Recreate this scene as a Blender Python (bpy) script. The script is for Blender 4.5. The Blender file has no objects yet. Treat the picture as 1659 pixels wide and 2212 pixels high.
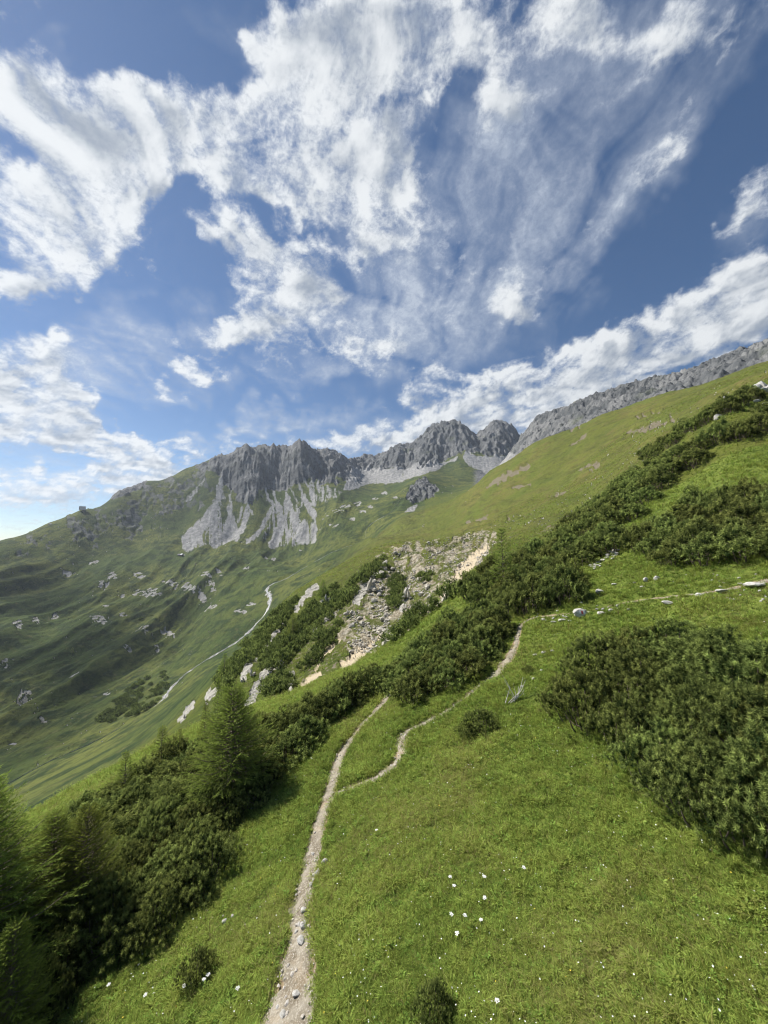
import bpy, bmesh, math, random
import numpy as np
from mathutils import Vector, Matrix, Euler

random.seed(7)
rng = np.random.default_rng(7)
scene = bpy.context.scene
COL = scene.collection
R = math.radians

# ------------------------------------------------------------------ camera, sky light, sun
CAM_H = 8.0                      # the chairlift seat hangs about 8 m above the slope
PITCH = R(5.0)
FOC = 830.0                      # focal length in units of a 1659 x 2212 picture
cam_d = bpy.data.cameras.new('camera')
cam_d.sensor_fit = 'HORIZONTAL'
cam_d.angle = 2 * math.atan(829.5 / FOC)
cam_d.clip_start = 0.1
cam_d.clip_end = 40000
cam = bpy.data.objects.new('camera', cam_d)
cam.location = (0, 0, CAM_H)
cam.rotation_euler = (math.pi / 2 + PITCH, 0, 0)
COL.objects.link(cam)
scene.camera = cam

SUN_AZ, SUN_EL = R(-66), R(46)   # azimuth from the view direction, negative = left
world = bpy.data.worlds.new('World')
scene.world = world
world.use_nodes = True
wn = world.node_tree
wn.nodes.clear()
w_out = wn.nodes.new('ShaderNodeOutputWorld')
w_bg = wn.nodes.new('ShaderNodeBackground')
w_sky = wn.nodes.new('ShaderNodeTexSky')
w_sky.sky_type = 'NISHITA'
w_sky.sun_disc = False
w_sky.sun_elevation = SUN_EL
w_sky.sun_rotation = SUN_AZ
w_sky.altitude = 2000
w_sky.air_density = 1.0
w_sky.dust_density = 0.35
w_sky.ozone_density = 2.2
w_bg.inputs['Strength'].default_value = 0.064
w_sat = wn.nodes.new('ShaderNodeHueSaturation')
w_sat.inputs['Saturation'].default_value = 1.18
wn.links.new(w_sky.outputs[0], w_sat.inputs['Color'])
wn.links.new(w_sat.outputs[0], w_bg.inputs[0])
wn.links.new(w_bg.outputs[0], w_out.inputs[0])

sun_d = bpy.data.lights.new('sun', 'SUN')
sun_d.energy = 5.0
sun_d.angle = R(0.53)
sun_d.color = (1.0, 0.955, 0.88)
sun = bpy.data.objects.new('sun', sun_d)
SUN_DIR = Vector((math.sin(SUN_AZ) * math.cos(SUN_EL), math.cos(SUN_AZ) * math.cos(SUN_EL), math.sin(SUN_EL)))
sun.rotation_euler = SUN_DIR.to_track_quat('Z', 'Y').to_euler()
sun.location = (-60, 40, 120)
COL.objects.link(sun)

HAZE = 0.00008
vs = scene.view_settings
scene.display_settings.display_device = 'sRGB'
vs.view_transform = 'Standard'
vs.look = 'None'
vs.exposure = 0.66
vs.gamma = 1.0
vs.use_curve_mapping = False
scene.cycles.max_bounces = 6
scene.cycles.diffuse_bounces = 2
scene.cycles.glossy_bounces = 1
scene.cycles.transmission_bounces = 2
scene.cycles.transparent_max_bounces = 64
scene.cycles.volume_bounces = 0
scene.cycles.use_denoising = True
scene.cycles.filter_width = 1.1

# ------------------------------------------------------------------ helpers
def tag(o, label=None, cat=None, group=None, kind=None):
    if label: o['label'] = label
    if cat: o['category'] = cat
    if group: o['group'] = group
    if kind: o['kind'] = kind
    return o

def link(name, mesh, parent=None, loc=(0, 0, 0), rot=(0, 0, 0), scl=(1, 1, 1)):
    o = bpy.data.objects.new(name, mesh)
    COL.objects.link(o)
    o.location = loc
    o.rotation_euler = rot
    o.scale = scl
    if parent is not None: o.parent = parent
    return o

def mesh_np(name, verts, faces, mat=None, smooth=False, attrs=None):
    """verts (N,3); faces (M,3) or (M,4) int arrays"""
    verts = np.ascontiguousarray(verts, dtype=np.float32)
    faces = np.ascontiguousarray(faces, dtype=np.int32)
    k = faces.shape[1]
    me = bpy.data.meshes.new(name)
    me.vertices.add(len(verts))
    me.vertices.foreach_set('co', verts.ravel())
    me.loops.add(faces.size)
    me.loops.foreach_set('vertex_index', faces.ravel())
    me.polygons.add(len(faces))
    me.polygons.foreach_set('loop_start', np.arange(0, faces.size, k, dtype=np.int32))
    me.polygons.foreach_set('loop_total', np.full(len(faces), k, dtype=np.int32))
    me.polygons.foreach_set('use_smooth', np.full(len(faces), smooth, dtype=bool))
    for an, av in (attrs or {}).items():
        av = np.ascontiguousarray(av, dtype=np.float32)
        if av.ndim == 1:
            a = me.attributes.new(an, 'FLOAT', 'POINT'); a.data.foreach_set('value', av)
        else:
            a = me.attributes.new(an, 'FLOAT_COLOR', 'POINT'); a.data.foreach_set('color', av.ravel())
    me.update()
    if mat: me.materials.append(mat)
    return me

# ---- numpy noise
def _hash(ix, iy, seed):
    h = (ix.astype(np.int64) * 374761393 + iy.astype(np.int64) * 668265263 + seed * 974634777) & 0xFFFFFFFF
    h = ((h ^ (h >> 13)) * 1274126177) & 0xFFFFFFFF
    h = ((h ^ (h >> 16)) * 2246822519) & 0xFFFFFFFF
    return (h ^ (h >> 15)) & 0xFFFF

_ANG = np.arange(65536) * (2 * np.pi / 65536)
_GX, _GY = np.cos(_ANG).astype(np.float32), np.sin(_ANG).astype(np.float32)

def gnoise(x, y, seed=0):
    x0 = np.floor(x); y0 = np.floor(y)
    fx = (x - x0).astype(np.float32); fy = (y - y0).astype(np.float32)
    ix = x0.astype(np.int64); iy = y0.astype(np.int64)
    u = fx * fx * fx * (fx * (fx * 6 - 15) + 10); v = fy * fy * fy * (fy * (fy * 6 - 15) + 10)
    def g(dx, dy):
        h = _hash(ix + dx, iy + dy, seed)
        return _GX[h] * (fx - dx) + _GY[h] * (fy - dy)
    a = g(0, 0); b = g(1, 0); c = g(0, 1); d = g(1, 1)
    return ((a + (b - a) * u) * (1 - v) + (c + (d - c) * u) * v) * 1.5

def fbm(x, y, octv=4, seed=0, gain=0.5, lac=2.03):
    s = 0; amp = 1.0; tot = 0
    for i in range(octv):
        s = s + amp * gnoise(x, y, seed + i * 17); tot += amp
        x = x * lac + 13.7; y = y * lac - 7.3; amp *= gain
    return s / tot * 1.3

def ridged(x, y, octv=4, seed=0, gain=0.5):
    s = 0; amp = 1.0; tot = 0
    for i in range(octv):
        s = s + amp * (1 - 2.2 * np.abs(gnoise(x, y, seed + i * 23))); tot += amp
        x = x * 2.05 + 3.1; y = y * 2.05 + 9.2; amp *= gain
    return s / tot

def sstep(a, b, x):
    t = np.clip((x - a) / (b - a), 0, 1)
    return t * t * (3 - 2 * t)

# ---- picture point -> direction and back (used to read the lie of the land off the photograph)
SP, CP = math.sin(PITCH), math.cos(PITCH)
def ray(px, py):
    cx = (px - 829.5) / FOC; cy = (1106.0 - py) / FOC
    return cx, CP - cy * SP, SP + cy * CP

def to_pix(x, y, z):
    """z relative to the camera"""
    d = y * CP + z * SP
    u = -y * SP + z * CP
    d = np.where(d > 1e-3, d, 1e-3)
    return 829.5 + FOC * x / d, 1106.0 - FOC * u / d

def poly_dist(px, py, poly):
    """signed distance to polygon, positive inside"""
    P = np.asarray(poly, float); n = len(P)
    inside = np.zeros(px.shape, bool); dmin = np.full(px.shape, 1e9)
    for i in range(n):
        x1, y1 = P[i]; x2, y2 = P[(i + 1) % n]
        c = ((y1 > py) != (y2 > py))
        with np.errstate(divide='ignore', invalid='ignore'):
            xi = (x2 - x1) * (py - y1) / (y2 - y1 + 1e-12) + x1
        inside ^= c & (px < xi)
        dx, dy = x2 - x1, y2 - y1
        t = np.clip(((px - x1) * dx + (py - y1) * dy) / (dx * dx + dy * dy + 1e-9), 0, 1)
        dmin = np.minimum(dmin, np.hypot(px - x1 - t * dx, py - y1 - t * dy))
    return np.where(inside, dmin, -dmin)

def line_dist(px, py, pts, widths=None):
    """distance to polyline minus local half width (positive outside)"""
    best = np.full(px.shape, 1e9)
    for i in range(len(pts) - 1):
        x1, y1 = pts[i][:2]; x2, y2 = pts[i + 1][:2]
        dx, dy = x2 - x1, y2 - y1
        t = np.clip(((px - x1) * dx + (py - y1) * dy) / (dx * dx + dy * dy + 1e-9), 0, 1)
        d = np.hypot(px - x1 - t * dx, py - y1 - t * dy)
        if widths is not None: d = d - (widths[i] * (1 - t) + widths[i + 1] * t)
        best = np.minimum(best, d)
    return best
# ------------------------------------------------------------------ the lie of the land
# each row: picture x, picture y, forward distance in metres
CTRL = [
 # spur edge on the left, then the drop to the valley
 (0,1890,17),(200,1755,20),(400,1640,23),(540,1560,25),(620,1540,24),(700,1525,22.5),(780,1500,23),
 (840,1462,24),(950,1360,29),(1010,1300,32),(1060,1240,36),
 (0,1800,115),(100,1735,130),(200,1665,150),(300,1615,150),(400,1560,125),(440,1515,135),(0,1745,160),
 (-250,1960,25),(-250,1880,110),(-250,1560,300),(-250,1400,430),(-250,1262,700),(-600,1400,500),(-600,2050,40),
 # right of the camera: the slope steepens upwards
 (1200,1330,22),(1300,1312,21),(1640,1255,16.8),(1400,1180,27),(1500,1060,33),(1567,886,42),(1659,905,37),(1500,1000,38),
 (1620,855,50),(1400,1030,46),(1300,1130,40),(1200,1205,37),(1100,1262,34),(1300,1080,70),(1200,1150,62),(1100,1175,64),
 (1400,955,100),(1500,895,92),(1600,835,92),(1659,1100,24),(2000,900,32),(2000,640,120),(2000,560,250),(2000,640,420),
 # the golden hillside and its skyline
 (1659,783,160),(1455,847,220),(1305,897,270),(1155,957,320),(1104,992,340),(1059,1017,360),(1029,1047,380),(980,1077,430),(879,1114,500),
 (1659,812,250),(1455,880,320),(1305,930,390),(1155,990,450),(1059,1050,470),
 (1300,1000,140),(1200,1040,180),(1100,1090,200),(1000,1150,190),(900,1180,210),(1200,1105,90),(1050,1155,120),(1000,1100,300),
 (820,1168,320),(760,1205,250),(740,1228,235),(660,1285,240),(900,1140,380),
 # crag wall behind the golden skyline
 (1659,805,340),(1549,835,390),(1370,885,480),(1269,915,560),(1155,962,680),
 (1659,747,430),(1549,787,490),(1370,834,610),(1269,864,690),(1155,909,830),
 (1659,800,600),(1549,840,680),(1370,885,850),(1269,915,950),(1155,965,1050),
 # the eroded bowl
 (600,1500,52),(660,1470,52),(740,1420,56),(820,1370,62),(900,1310,66),(960,1240,76),(1000,1185,95),(900,1195,100),(850,1200,105),
 (1050,1180,85),(700,1350,78),(640,1400,74),(700,1290,100),(600,1360,88),(540,1450,68),(800,1280,84),(850,1250,92),
 (780,1212,125),(700,1262,112),(640,1294,106),(590,1342,96),(530,1412,86),(490,1462,76),(475,1500,66),(850,1185,125),(830,1178,150),
 (570,1362,250),(520,1400,225),(460,1452,190),
 # stream in the valley floor
 (0,1690,250),(100,1640,268),(200,1595,290),(300,1540,312),(370,1490,340),(420,1440,390),(500,1385,440),(560,1340,480),(580,1290,520),
 (650,1240,590),(720,1195,650),(790,1160,700),(800,1125,760),(860,1080,860),(850,1110,720),
 # far side of the valley
 (0,1600,315),(0,1450,430),(0,1300,580),(0,1220,700),(0,1167,800),
 (100,1500,400),(100,1350,560),(100,1200,780),(100,1131,900),
 (200,1450,460),(200,1300,640),(200,1180,860),(178,1100,960),
 (300,1400,520),(300,1250,740),(300,1130,980),(320,1039,1120),(255,1064,1050),(240,1082,1020),
 (400,1350,580),(400,1240,750),(398,1197,805),(400,1180,880),(400,1100,1040),(398,1013,1200),
 (480,1260,660),(500,1192,830),(500,1174,880),(500,1160,950),(600,1182,920),(600,1230,700),(680,1167,880),
 (600,1100,1040),(600,1040,1150),(600,1000,1220),(594,968,1270),(500,1100,1030),(500,1050,1110),(500,1005,1180),(524,966,1240),(465,992,1210),
 (650,953,1260),(650,1040,1130),(650,1100,1020),(700,1090,990),(740,1062,1080),(690,1010,1230),
 (709,970,1420),(734,980,1450),(748,998,1620),(790,983,1680),(818,986,1650),(857,962,1620),(895,957,1600),(935,922,1590),(972,910,1600),(1005,920,1600),
 (1020,940,1600),(1070,910,1620),(1110,925,1600),
 (800,1040,1320),(790,1015,1480),(880,1010,1400),(960,985,1420),(1040,1000,1320),(1060,1030,1180),(1110,995,1380),(1000,1050,1000),(905,1040,960),(905,1085,850),
 (930,1020,1250),(700,1130,880),(760,1090,980),(850,1060,1080),
 # behind the crests
 (0,1260,1000),(178,1190,1150),(320,1130,1350),(398,1090,1450),(524,1050,1500),(650,1040,1540),(748,1060,1950),(857,1050,1950),(972,1000,1950),(1070,1000,1950),(1200,1020,1400),
 (-250,1350,900),
]
SLOPE = 0.40
def e_plane(az, r):
    return SLOPE * np.sin(az) - CAM_H / r

_cu, _cv, _ce = [], [], []
for (px, py, Z) in CTRL:
    dx, dy, dz = ray(px, py)
    k = Z / dy
    x, y, z = dx * k, Z, dz * k
    r = math.hypot(x, y); az = math.atan2(x, y)
    _cu.append(az); _cv.append(math.log(r)); _ce.append(z / r - e_plane(az, r))
for a in range(-75, 76, 15):
    for rr in (2, 4, 6.5, 9, 12):
        if a <= -30 and rr > 11: continue
        _cu.append(R(a)); _cv.append(math.log(rr)); _ce.append(0.0)
for a, rr in ((-15, 17), (-5, 20), (0, 15), (5, 21), (10, 17), (15, 20), (22, 18), (30, 16), (-25, 15), (8, 25)):
    _cu.append(R(a)); _cv.append(math.log(rr)); _ce.append(0.0)
for a in (-75, -60, 60, 75):
    for rr in (3500, 5000):
        _cu.append(R(a)); _cv.append(math.log(rr)); _ce.append(-SLOPE * math.sin(R(a)) - 0.02)
for a in (-40, -20, 0, 20, 40):
    for rr in (2600, 4500):
        _cu.append(R(a)); _cv.append(math.log(rr)); _ce.append(-SLOPE * math.sin(R(a)) - 0.03)
US = 3.2
PU = np.array(_cu) * US; PV = np.array(_cv); PE = np.array(_ce)
def tps_k(d2):
    return 0.5 * d2 * np.log(d2 + 1e-9)
_n = len(PU)
_K = tps_k((PU[:, None] - PU[None]) ** 2 + (PV[:, None] - PV[None]) ** 2) + np.eye(_n) * 2e-4
_P = np.stack([np.ones(_n), PU, PV], 1)
_A = np.block([[_K, _P], [_P.T, np.zeros((3, 3))]])
_W = np.linalg.solve(_A, np.concatenate([PE, np.zeros(3)]))
def tps(u, v):
    u = u * US
    out = np.full(u.shape, _W[_n]) + _W[_n + 1] * u + _W[_n + 2] * v
    for i in range(_n):
        out += _W[i] * tps_k((u - PU[i]) ** 2 + (v - PV[i]) ** 2)
    return out

# polar sheet: fine where the picture looks, coarse behind the camera
_a_in = np.arange(-47.5, 47.51, 0.118)
_a_l = np.concatenate([np.arange(-180, -80, 7.0), np.arange(-80, -48, 1.2)])
_a_r = np.concatenate([np.arange(48.4, 80, 1.2), np.arange(80, 180.1, 7.0)])
AZ = np.radians(np.concatenate([_a_l, _a_in, _a_r]))
AZ[-1] = math.pi
def _seg(a, b, n): return np.exp(np.linspace(math.log(a), math.log(b), n, endpoint=False))
RR = np.concatenate([_seg(1.2, 4.5, 14), _seg(4.5, 30, 270), _seg(30, 135, 210), _seg(135, 400, 120), _seg(400, 700, 150), _seg(700, 1750, 270), _seg(1750, 3600, 14), [3600]])
LR = np.log(RR)
NR, NC = len(RR), len(AZ)
# the smooth base, solved on a coarser grid and interpolated
ga = np.radians(np.linspace(-78, 78, 261)); gl = np.linspace(LR[0], LR[-1], 420)
GE = tps(np.repeat(ga[None], len(gl), 0), np.repeat(gl[:, None], len(ga), 1))
def bil(G, rows, cols, rv, cv):
    ri = np.interp(rv, rows, np.arange(len(rows))); ci = np.interp(cv, cols, np.arange(len(cols)))
    r0 = np.clip(np.floor(ri).astype(int), 0, len(rows) - 2); c0 = np.clip(np.floor(ci).astype(int), 0, len(cols) - 2)
    fr = ri - r0; fc = ci - c0
    return (G[r0, c0] * (1 - fr) * (1 - fc) + G[r0 + 1, c0] * fr * (1 - fc) + G[r0, c0 + 1] * (1 - fr) * fc + G[r0 + 1, c0 + 1] * fr * fc)
A2, L2 = np.meshgrid(AZ, LR)
R2 = np.exp(L2)
X = R2 * np.sin(A2); Y = R2 * np.cos(A2)
E = bil(GE, gl, ga, L2, np.clip(A2, ga[0], ga[-1])) + e_plane(A2, R2)
wb = sstep(R(78), R(55), np.abs(A2))
Zback = 150 * np.tanh(SLOPE * X / 150) - 6 + 6 * sstep(40, 5, R2)
Z0 = (E * R2 + CAM_H) * wb + Zback * (1 - wb)
Z0 = np.maximum(Z0, -330)

def make_hit(Z):
    def hit(px, py, rmin=2.0):
        dx, dy, dz = ray(px, py)
        az = math.atan2(dx, dy); e = dz / math.hypot(dx, dy)
        c = np.interp(az, AZ, np.arange(NC)); c0 = int(c); f = c - c0
        c1 = min(c0 + 1, NC - 1)
        col = (Z[:, c0] * (1 - f) + Z[:, c1] * f - CAM_H) / RR - e
        i0 = int(np.searchsorted(RR, rmin))
        idx = np.nonzero(col[i0:] >= 0)[0]
        if not len(idx): return None
        i = idx[0] + i0
        if i == i0: r = RR[i]
        else:
            t = col[i - 1] / (col[i - 1] - col[i] + 1e-12); r = RR[i - 1] * (1 - t) + RR[i] * t
        return Vector((r * math.sin(az), r * math.cos(az), e * r + CAM_H))
    return hit
hit0 = make_hit(Z0)

PX, PY = to_pix(X, Y, Z0 - CAM_H)
FRONT = (np.abs(A2) < R(60))

# ---- lines on the ground
def trace(pts, rmin=2.0):
    out = []
    for p in pts:
        h = hit0(p[0], p[1], rmin)
        if h is not None: out.append((h.x, h.y))
    return out
def smooth_line(pts, n=8):
    P = [Vector((p[0], p[1])) for p in pts]; out = []
    for i in range(len(P) - 1):
        p0 = P[max(i - 1, 0)]; p1 = P[i]; p2 = P[i + 1]; p3 = P[min(i + 2, len(P) - 1)]
        for k in range(n):
            t = k / n
            out.append(0.5 * ((2 * p1) + (p2 - p0) * t + (2 * p0 - 5 * p1 + 4 * p2 - p3) * t * t + (3 * p1 - p0 - 3 * p2 + p3) * t ** 3))
    out.append(P[-1])
    return [(v.x, v.y) for v in out]
PATH_PX = [(590,2420),(606,2300),(618,2205),(634,2110),(646,2030),(650,1960),(668,1870),(690,1780),(712,1705),(727,1655),(742,1620),(775,1575),(815,1530),(842,1496),(862,1474)]
PATH_W = [.62,.58,.52,.42,.32,.25,.22,.21,.20,.21,.20,.19,.17,.15,.1]
SIDE_PX = [(728,1712),(770,1694),(825,1668),(856,1642),(866,1612),(872,1585),(905,1565),(950,1543),(1000,1508),(1040,1478),(1072,1452),(1100,1416),(1115,1385),(1125,1350),(1150,1334),(1200,1328),(1260,1322),(1340,1304),(1430,1290),(1540,1276),(1659,1250),(1800,1215)]
SIDE_W = [.14,.18,.20,.20,.24,.24,.22,.18,.12,.2,.28,.28,.14,.12,.08,.10,.05,.07,.04,.08,.16,.14]
STREAM_PX = [(-200,1790),(-80,1730),(0,1692),(100,1642),(200,1597),(300,1542),(352,1506),(368,1482),(410,1444),(440,1424),(500,1388),(550,1348),(574,1320),(584,1290),(578,1266),(620,1246),(660,1222),(700,1200),(745,1180),(786,1164),(792,1140),(812,1122),(842,1106),(862,1080)]
path_xy = smooth_line(trace(PATH_PX), 8)
side_xy = smooth_line(trace(SIDE_PX), 8)
stream_xy = smooth_line(trace(STREAM_PX, 180), 6)
def lerp_list(w, n): return np.interp(np.linspace(0, 1, n), np.linspace(0, 1, len(w)), w)
path_w = lerp_list(PATH_W, len(path_xy)); side_w = lerp_list(SIDE_W, len(side_xy))

# ---- masks on the land (rock, scree, bare soil), from the outlines of the real patches
nz1 = fbm(PX / 38, PY / 38, 4, 5); nz2 = fbm(PX / 12, PY / 12, 4, 9); nz3 = fbm(PX / 90, PY / 90, 3, 3); nz4 = fbm((PX * .89 - PY * .45) / 13, (PX * .45 + PY * .89) / 4.2, 4, 15)
def inpoly(poly, soft=6, wob=10):
    return sstep(-soft, soft, poly_dist(PX, PY, poly) + wob * nz1 + wob * .6 * nz2)
far = (R2 > 700) & FRONT
c6 = lambda pts: [(398 + a * .28, 896 + b * .28) for a, b in pts]
c7 = lambda pts: [(431 + a * .24, 1194 + b * .24) for a, b in pts]
rock = np.zeros_like(Z0); scree = np.zeros_like(Z0); soil = np.zeros_like(Z0); gold = np.zeros_like(Z0)

cliff = inpoly([(440,1008),(465,980),(524,930),(650,920),(690,985),(722,1020),(735,1046),(700,1044),(672,1025),(655,1040),(632,1058),(600,1062),(578,1052),(560,1072),(545,1092),(520,1088),(505,1064),(484,1050),(470,1024)], 5, 12) * far
ridge2 = inpoly([(660,940),(709,940),(760,980),(790,1042),(770,1046),(725,1030),(700,1010)], 5, 8) * far
peaks = inpoly([(742,930),(960,860),(1150,860),(1175,990),(1110,980),(1060,986),(1024,980),(1005,968),(985,984),(950,1002),(900,1008),(850,1012),(800,1020),(760,1020)], 4, 8) * far * (R2 > 1120)
leftrock = inpoly([(230,1098),(255,1066),(330,1060),(440,1020),(450,1060),(420,1090),(360,1120),(290,1140),(200,1160),(120,1165),(60,1170)], 10, 60) * far * .55 * np.clip(.75 + 1.6 * nz2 + .9 * nz1, .1, 1)
knob = inpoly([(236,1085),(250,1050),(300,1030),(330,1030),(300,1058),(262,1078)], 3, 6) * far
outcrop = inpoly([(876,1074),(886,1050),(916,1030),(936,1046),(950,1058),(932,1080),(892,1088)], 3, 8) * (R2 > 600) * FRONT
crag = sstep(0, 1, ((R2 - np.interp(A2, np.radians([10, 16, 22, 28, 33, 38, 45, 60]), [760, 640, 560, 500, 460, 440, 400, 380])) / 60)) * (A2 > R(11)) * (R2 < 1300) * FRONT
crag = crag * sstep(R(11), R(16), A2)
rock = np.clip(cliff + ridge2 * .85 + peaks + leftrock + knob + outcrop + crag, 0, 1)

wobx = 5 * fbm(PX / 14, PY / 14, 3, 31); 
def streak(pts, w, soft=4.5):
    w = [q * 1.4 for q in w]
    d = line_dist(PX + wobx, PY, c6(pts), w)
    return sstep(soft, -soft, d + 2.5 * nz2)
for pts, w in (
    ([(262,345),(280,430),(290,500),(262,620),(240,700),(140,850),(30,970)], [2,2.5,3,4,6,9,11]),
    ([(290,560),(255,700),(240,800),(235,960)], [2,3,4,8]),
    ([(360,560),(350,700),(350,800),(330,950)], [1.5,3,5,9]),
    ([(350,700),(375,800),(395,880),(400,960)], [2,3,5,6]),
    ([(440,720),(425,820)], [2,2.5]), ([(500,680),(480,740),(470,800),(440,900)], [2,3,4,6]), ([(490,690),(530,770)], [2,3]),
    ([(590,490),(625,580),(650,640),(690,700),(640,800),(560,940),(490,990)], [1.5,2,2.5,3,4,4,4]),
    ([(630,560),(640,660)], [1.5,2]),
    ([(680,540),(700,640),(730,720),(735,800),(715,960)], [1.5,2.5,4,3.5,6]),
    ([(790,600),(795,700),(775,800),(740,900),(690,1010)], [2,4,4,6,8]),
    ([(800,640),(830,760),(850,840),(880,960)], [3,5,6,8]),
    ([(800,550),(850,620),(870,700),(880,800)], [1,1.5,1.5,2]),
    ([(870,470),(900,570),(920,640),(970,730),(1000,800),(1005,880),(1000,990)], [1.5,2.5,3.5,6,4,3,5]),
    ([(930,500),(980,600),(1000,700)], [1.5,3,4]), ([(910,650),(890,740),(885,830)], [1.5,1.5,2]),
    ([(930,850),(915,900),(905,960)], [5,8,10]),
    ([(160,490),(80,600),(20,670)], [1.5,2,2]), ([(440,620),(470,680)], [1,1.5])):
    scree = np.maximum(scree, streak(pts, w) * far)
for poly in ([(262,470),(300,470),(318,640),(345,760),(420,930),(300,985),(15,985),(120,830),(215,700)],[(690,690),(745,700),(830,700),(900,850),(930,960),(700,1030),(590,985),(640,880)],[(1000,390),(1060,480),(1130,560),(1250,590),(1180,640),(1020,700),(985,640),(960,560),(985,480)],
             [(15,985),(70,900),(220,760),(300,880),(420,930),(390,980),(200,990),(80,1005)],
             [(640,1035),(700,960),(740,840),(800,700),(880,880),(960,820),(1005,850),(1005,990),(900,1020),(760,1035)]):
    scree = np.maximum(scree, sstep(-3, 4, poly_dist(PX, PY, c6(poly)) + 5 * nz2 + 3 * nz1) * far * np.clip(.60 + .35 * nz2 + 1.25 * fbm((PX + 4 * nz1) / 5.5, PY / 60, 4, 44), 0, 1))
scree = np.maximum(scree, inpoly([(760,1012),(800,1012),(850,1010),(900,1006),(950,1000),(990,985),(985,996),(935,1018),(870,1040),(800,1046),(780,1052),(755,1060),(738,1060)], 3, 4) * far)
scree = np.maximum(scree, inpoly([(1008,972),(1030,985),(1080,985),(1115,982),(1104,1000),(1080,1020),(1062,1032),(1040,1020),(1015,1008),(1000,990)], 3, 4) * far)
scree = np.maximum(scree, sstep(3, -3, line_dist(PX, PY, [(900,1092),(886,1104),(874,1112)], [3,8,4])) * far)
scree = scree * np.clip(.86 + .55 * fbm(PX / 4, PY / 26, 4, 46), .35, 1)
scree = np.where(far, scree * (1 - .55 * np.clip(cliff * 1.2 - .2, 0, 1)), scree)
# loose blocks and limestone patches on the far slope
patch = np.zeros_like(Z0)
for (cx, cy, w, h) in ((320,1276,26,8),(370,1248,18,8),(440,1248,14,6),(432,1281,26,6),(300,1241,14,6),(405,1262,10,8),(455,1262,10,8),(475,1238,10,3),(215,1346,20,7),(265,1328,10,4),
    (305,1368,12,6),(360,1356,12,8),(37,1363,9,8),(75,1346,8,6),(50,1503,12,9),(118,1332,8,6),(220,1268,10,7),(240,1253,7,6),(340,1382,6,5),(228,1312,8,4),(10,1440,9,7),(60,1500,8,6),
    (262,1280,8,4),(205,1212,12,5),(150,1230,14,4),(575,1212,5,4),(590,1214,4,4),(650,1192,4,3),(530,1230,8,4),(455,1305,10,4),(275,1410,8,4),(520,1322,10,4),(545,1305,14,4),
    (160,1470,9,4),(90,1560,10,4),(230,1505,7,3),(30,1600,12,3),
    (730,1110,12,4),(745,1098,10,3),(770,1090,9,4),(700,1120,8,3),(760,1125,7,3),(720,1140,8,3),(800,1095,6,3),(830,1065,8,3),(850,1075,6,3),(690,1150,6,3),(780,1108,8,3),(810,1080,7,3)):
    d = np.hypot((PX - cx) / (w * 1.35), (PY - cy) / (h * 1.35)) + .6 * nz2 + .4 * nz1
    patch = np.maximum(patch, sstep(1.1, .5, d))
patch = np.clip(patch * 1.2 * sstep(-.12, .22, nz4 + .12 * patch), 0, 1) * (R2 > 280) * FRONT
scatter = sstep(.66, .8, fbm(PX / 7, PY / 4, 3, 71) + .30 * fbm(PX / 60, PY / 40, 3, 73)) * (R2 > 300) * (R2 < 1250) * FRONT * (1 - rock)
scat2 = sstep(.52, .66, fbm(PX / 4, PY / 2.6, 3, 75) + .42 * fbm(PX / 50, PY / 30, 3, 76)) * (R2 > 60) * sstep(230, 150, R2) * FRONT * (A2 > R(-4))
patch = np.maximum(patch, np.maximum(scatter * .8, scat2 * .85))

# the eroded bowl: pale rubble, tan sand strips, white faces
bowlz = (R2 > 40) & (R2 < 175) & FRONT
bowl = inpoly([(735,1345),(760,1290),(790,1235),(830,1192),(900,1168),(1000,1158),(1075,1150),(1062,1190),(1020,1240),(1000,1300),(930,1345),(860,1380),(800,1412),(752,1410),(735,1380)], 8, 22) * bowlz
bowl = bowl * np.clip(.62 + 1.1 * fbm(PX / 26, PY / 20, 4, 77) + .5 * fbm(PX / 8, PY / 6, 3, 78), 0, 1)
tan = np.zeros_like(Z0)
for pts, w in (([(745,1434),(777,1410),(812,1378)], [12,11,7]), ([(683,1444),(702,1405),(728,1381)], [3,7,6]), ([(640,1492),(671,1465),(690,1452)], [9,8,5]),
               ([(870,1370),(920,1330),(1000,1270)], [5,6,5]), ([(960,1290),(1000,1230),(1050,1180)], [10,12,6])):
    tan = np.maximum(tan, sstep(4, -4, line_dist(PX, PY, pts, w) + 7 * nz2) * bowlz)
whitef = np.zeros_like(Z0)
for pts, w in (([(537,1528),(546,1504),(565,1470),(580,1448),(606,1438)], [7,9,10,7,5]), ([(628,1489),(630,1458)], [6,5]), ([(573,1405),(597,1367),(613,1348)], [4,5,3]),
               ([(637,1321),(654,1297),(681,1268)], [3,5,7]), ([(681,1362),(705,1336),(726,1321)], [5,6,5]), ([(527,1466),(534,1440),(548,1428)], [6,8,6]),
               ([(700,1300),(706,1280)], [6,5]), ([(770,1300),(800,1250),(830,1230)], [10,9,8]), ([(866,1320),(880,1270)], [6,6]), ([(445,1518),(458,1498),(468,1490)], [4,8,4]),
               ([(388,1560),(405,1535),(418,1520)], [4,6,3])):
    whitef = np.maximum(whitef, sstep(4, -4, line_dist(PX, PY, pts, w) + 8 * nz2) * (R2 > 40) * (R2 < 230) * FRONT)

olive = inpoly([(560,1500),(600,1440),(660,1370),(720,1300),(800,1230),(860,1200),(1000,1160),(1060,1180),(1000,1290),(900,1360),(820,1400),(740,1450),(660,1500)], 10, 20) * bowlz * np.clip(sstep(.0, .35, nz4 + .4 * nz2), 0, 1)
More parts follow.
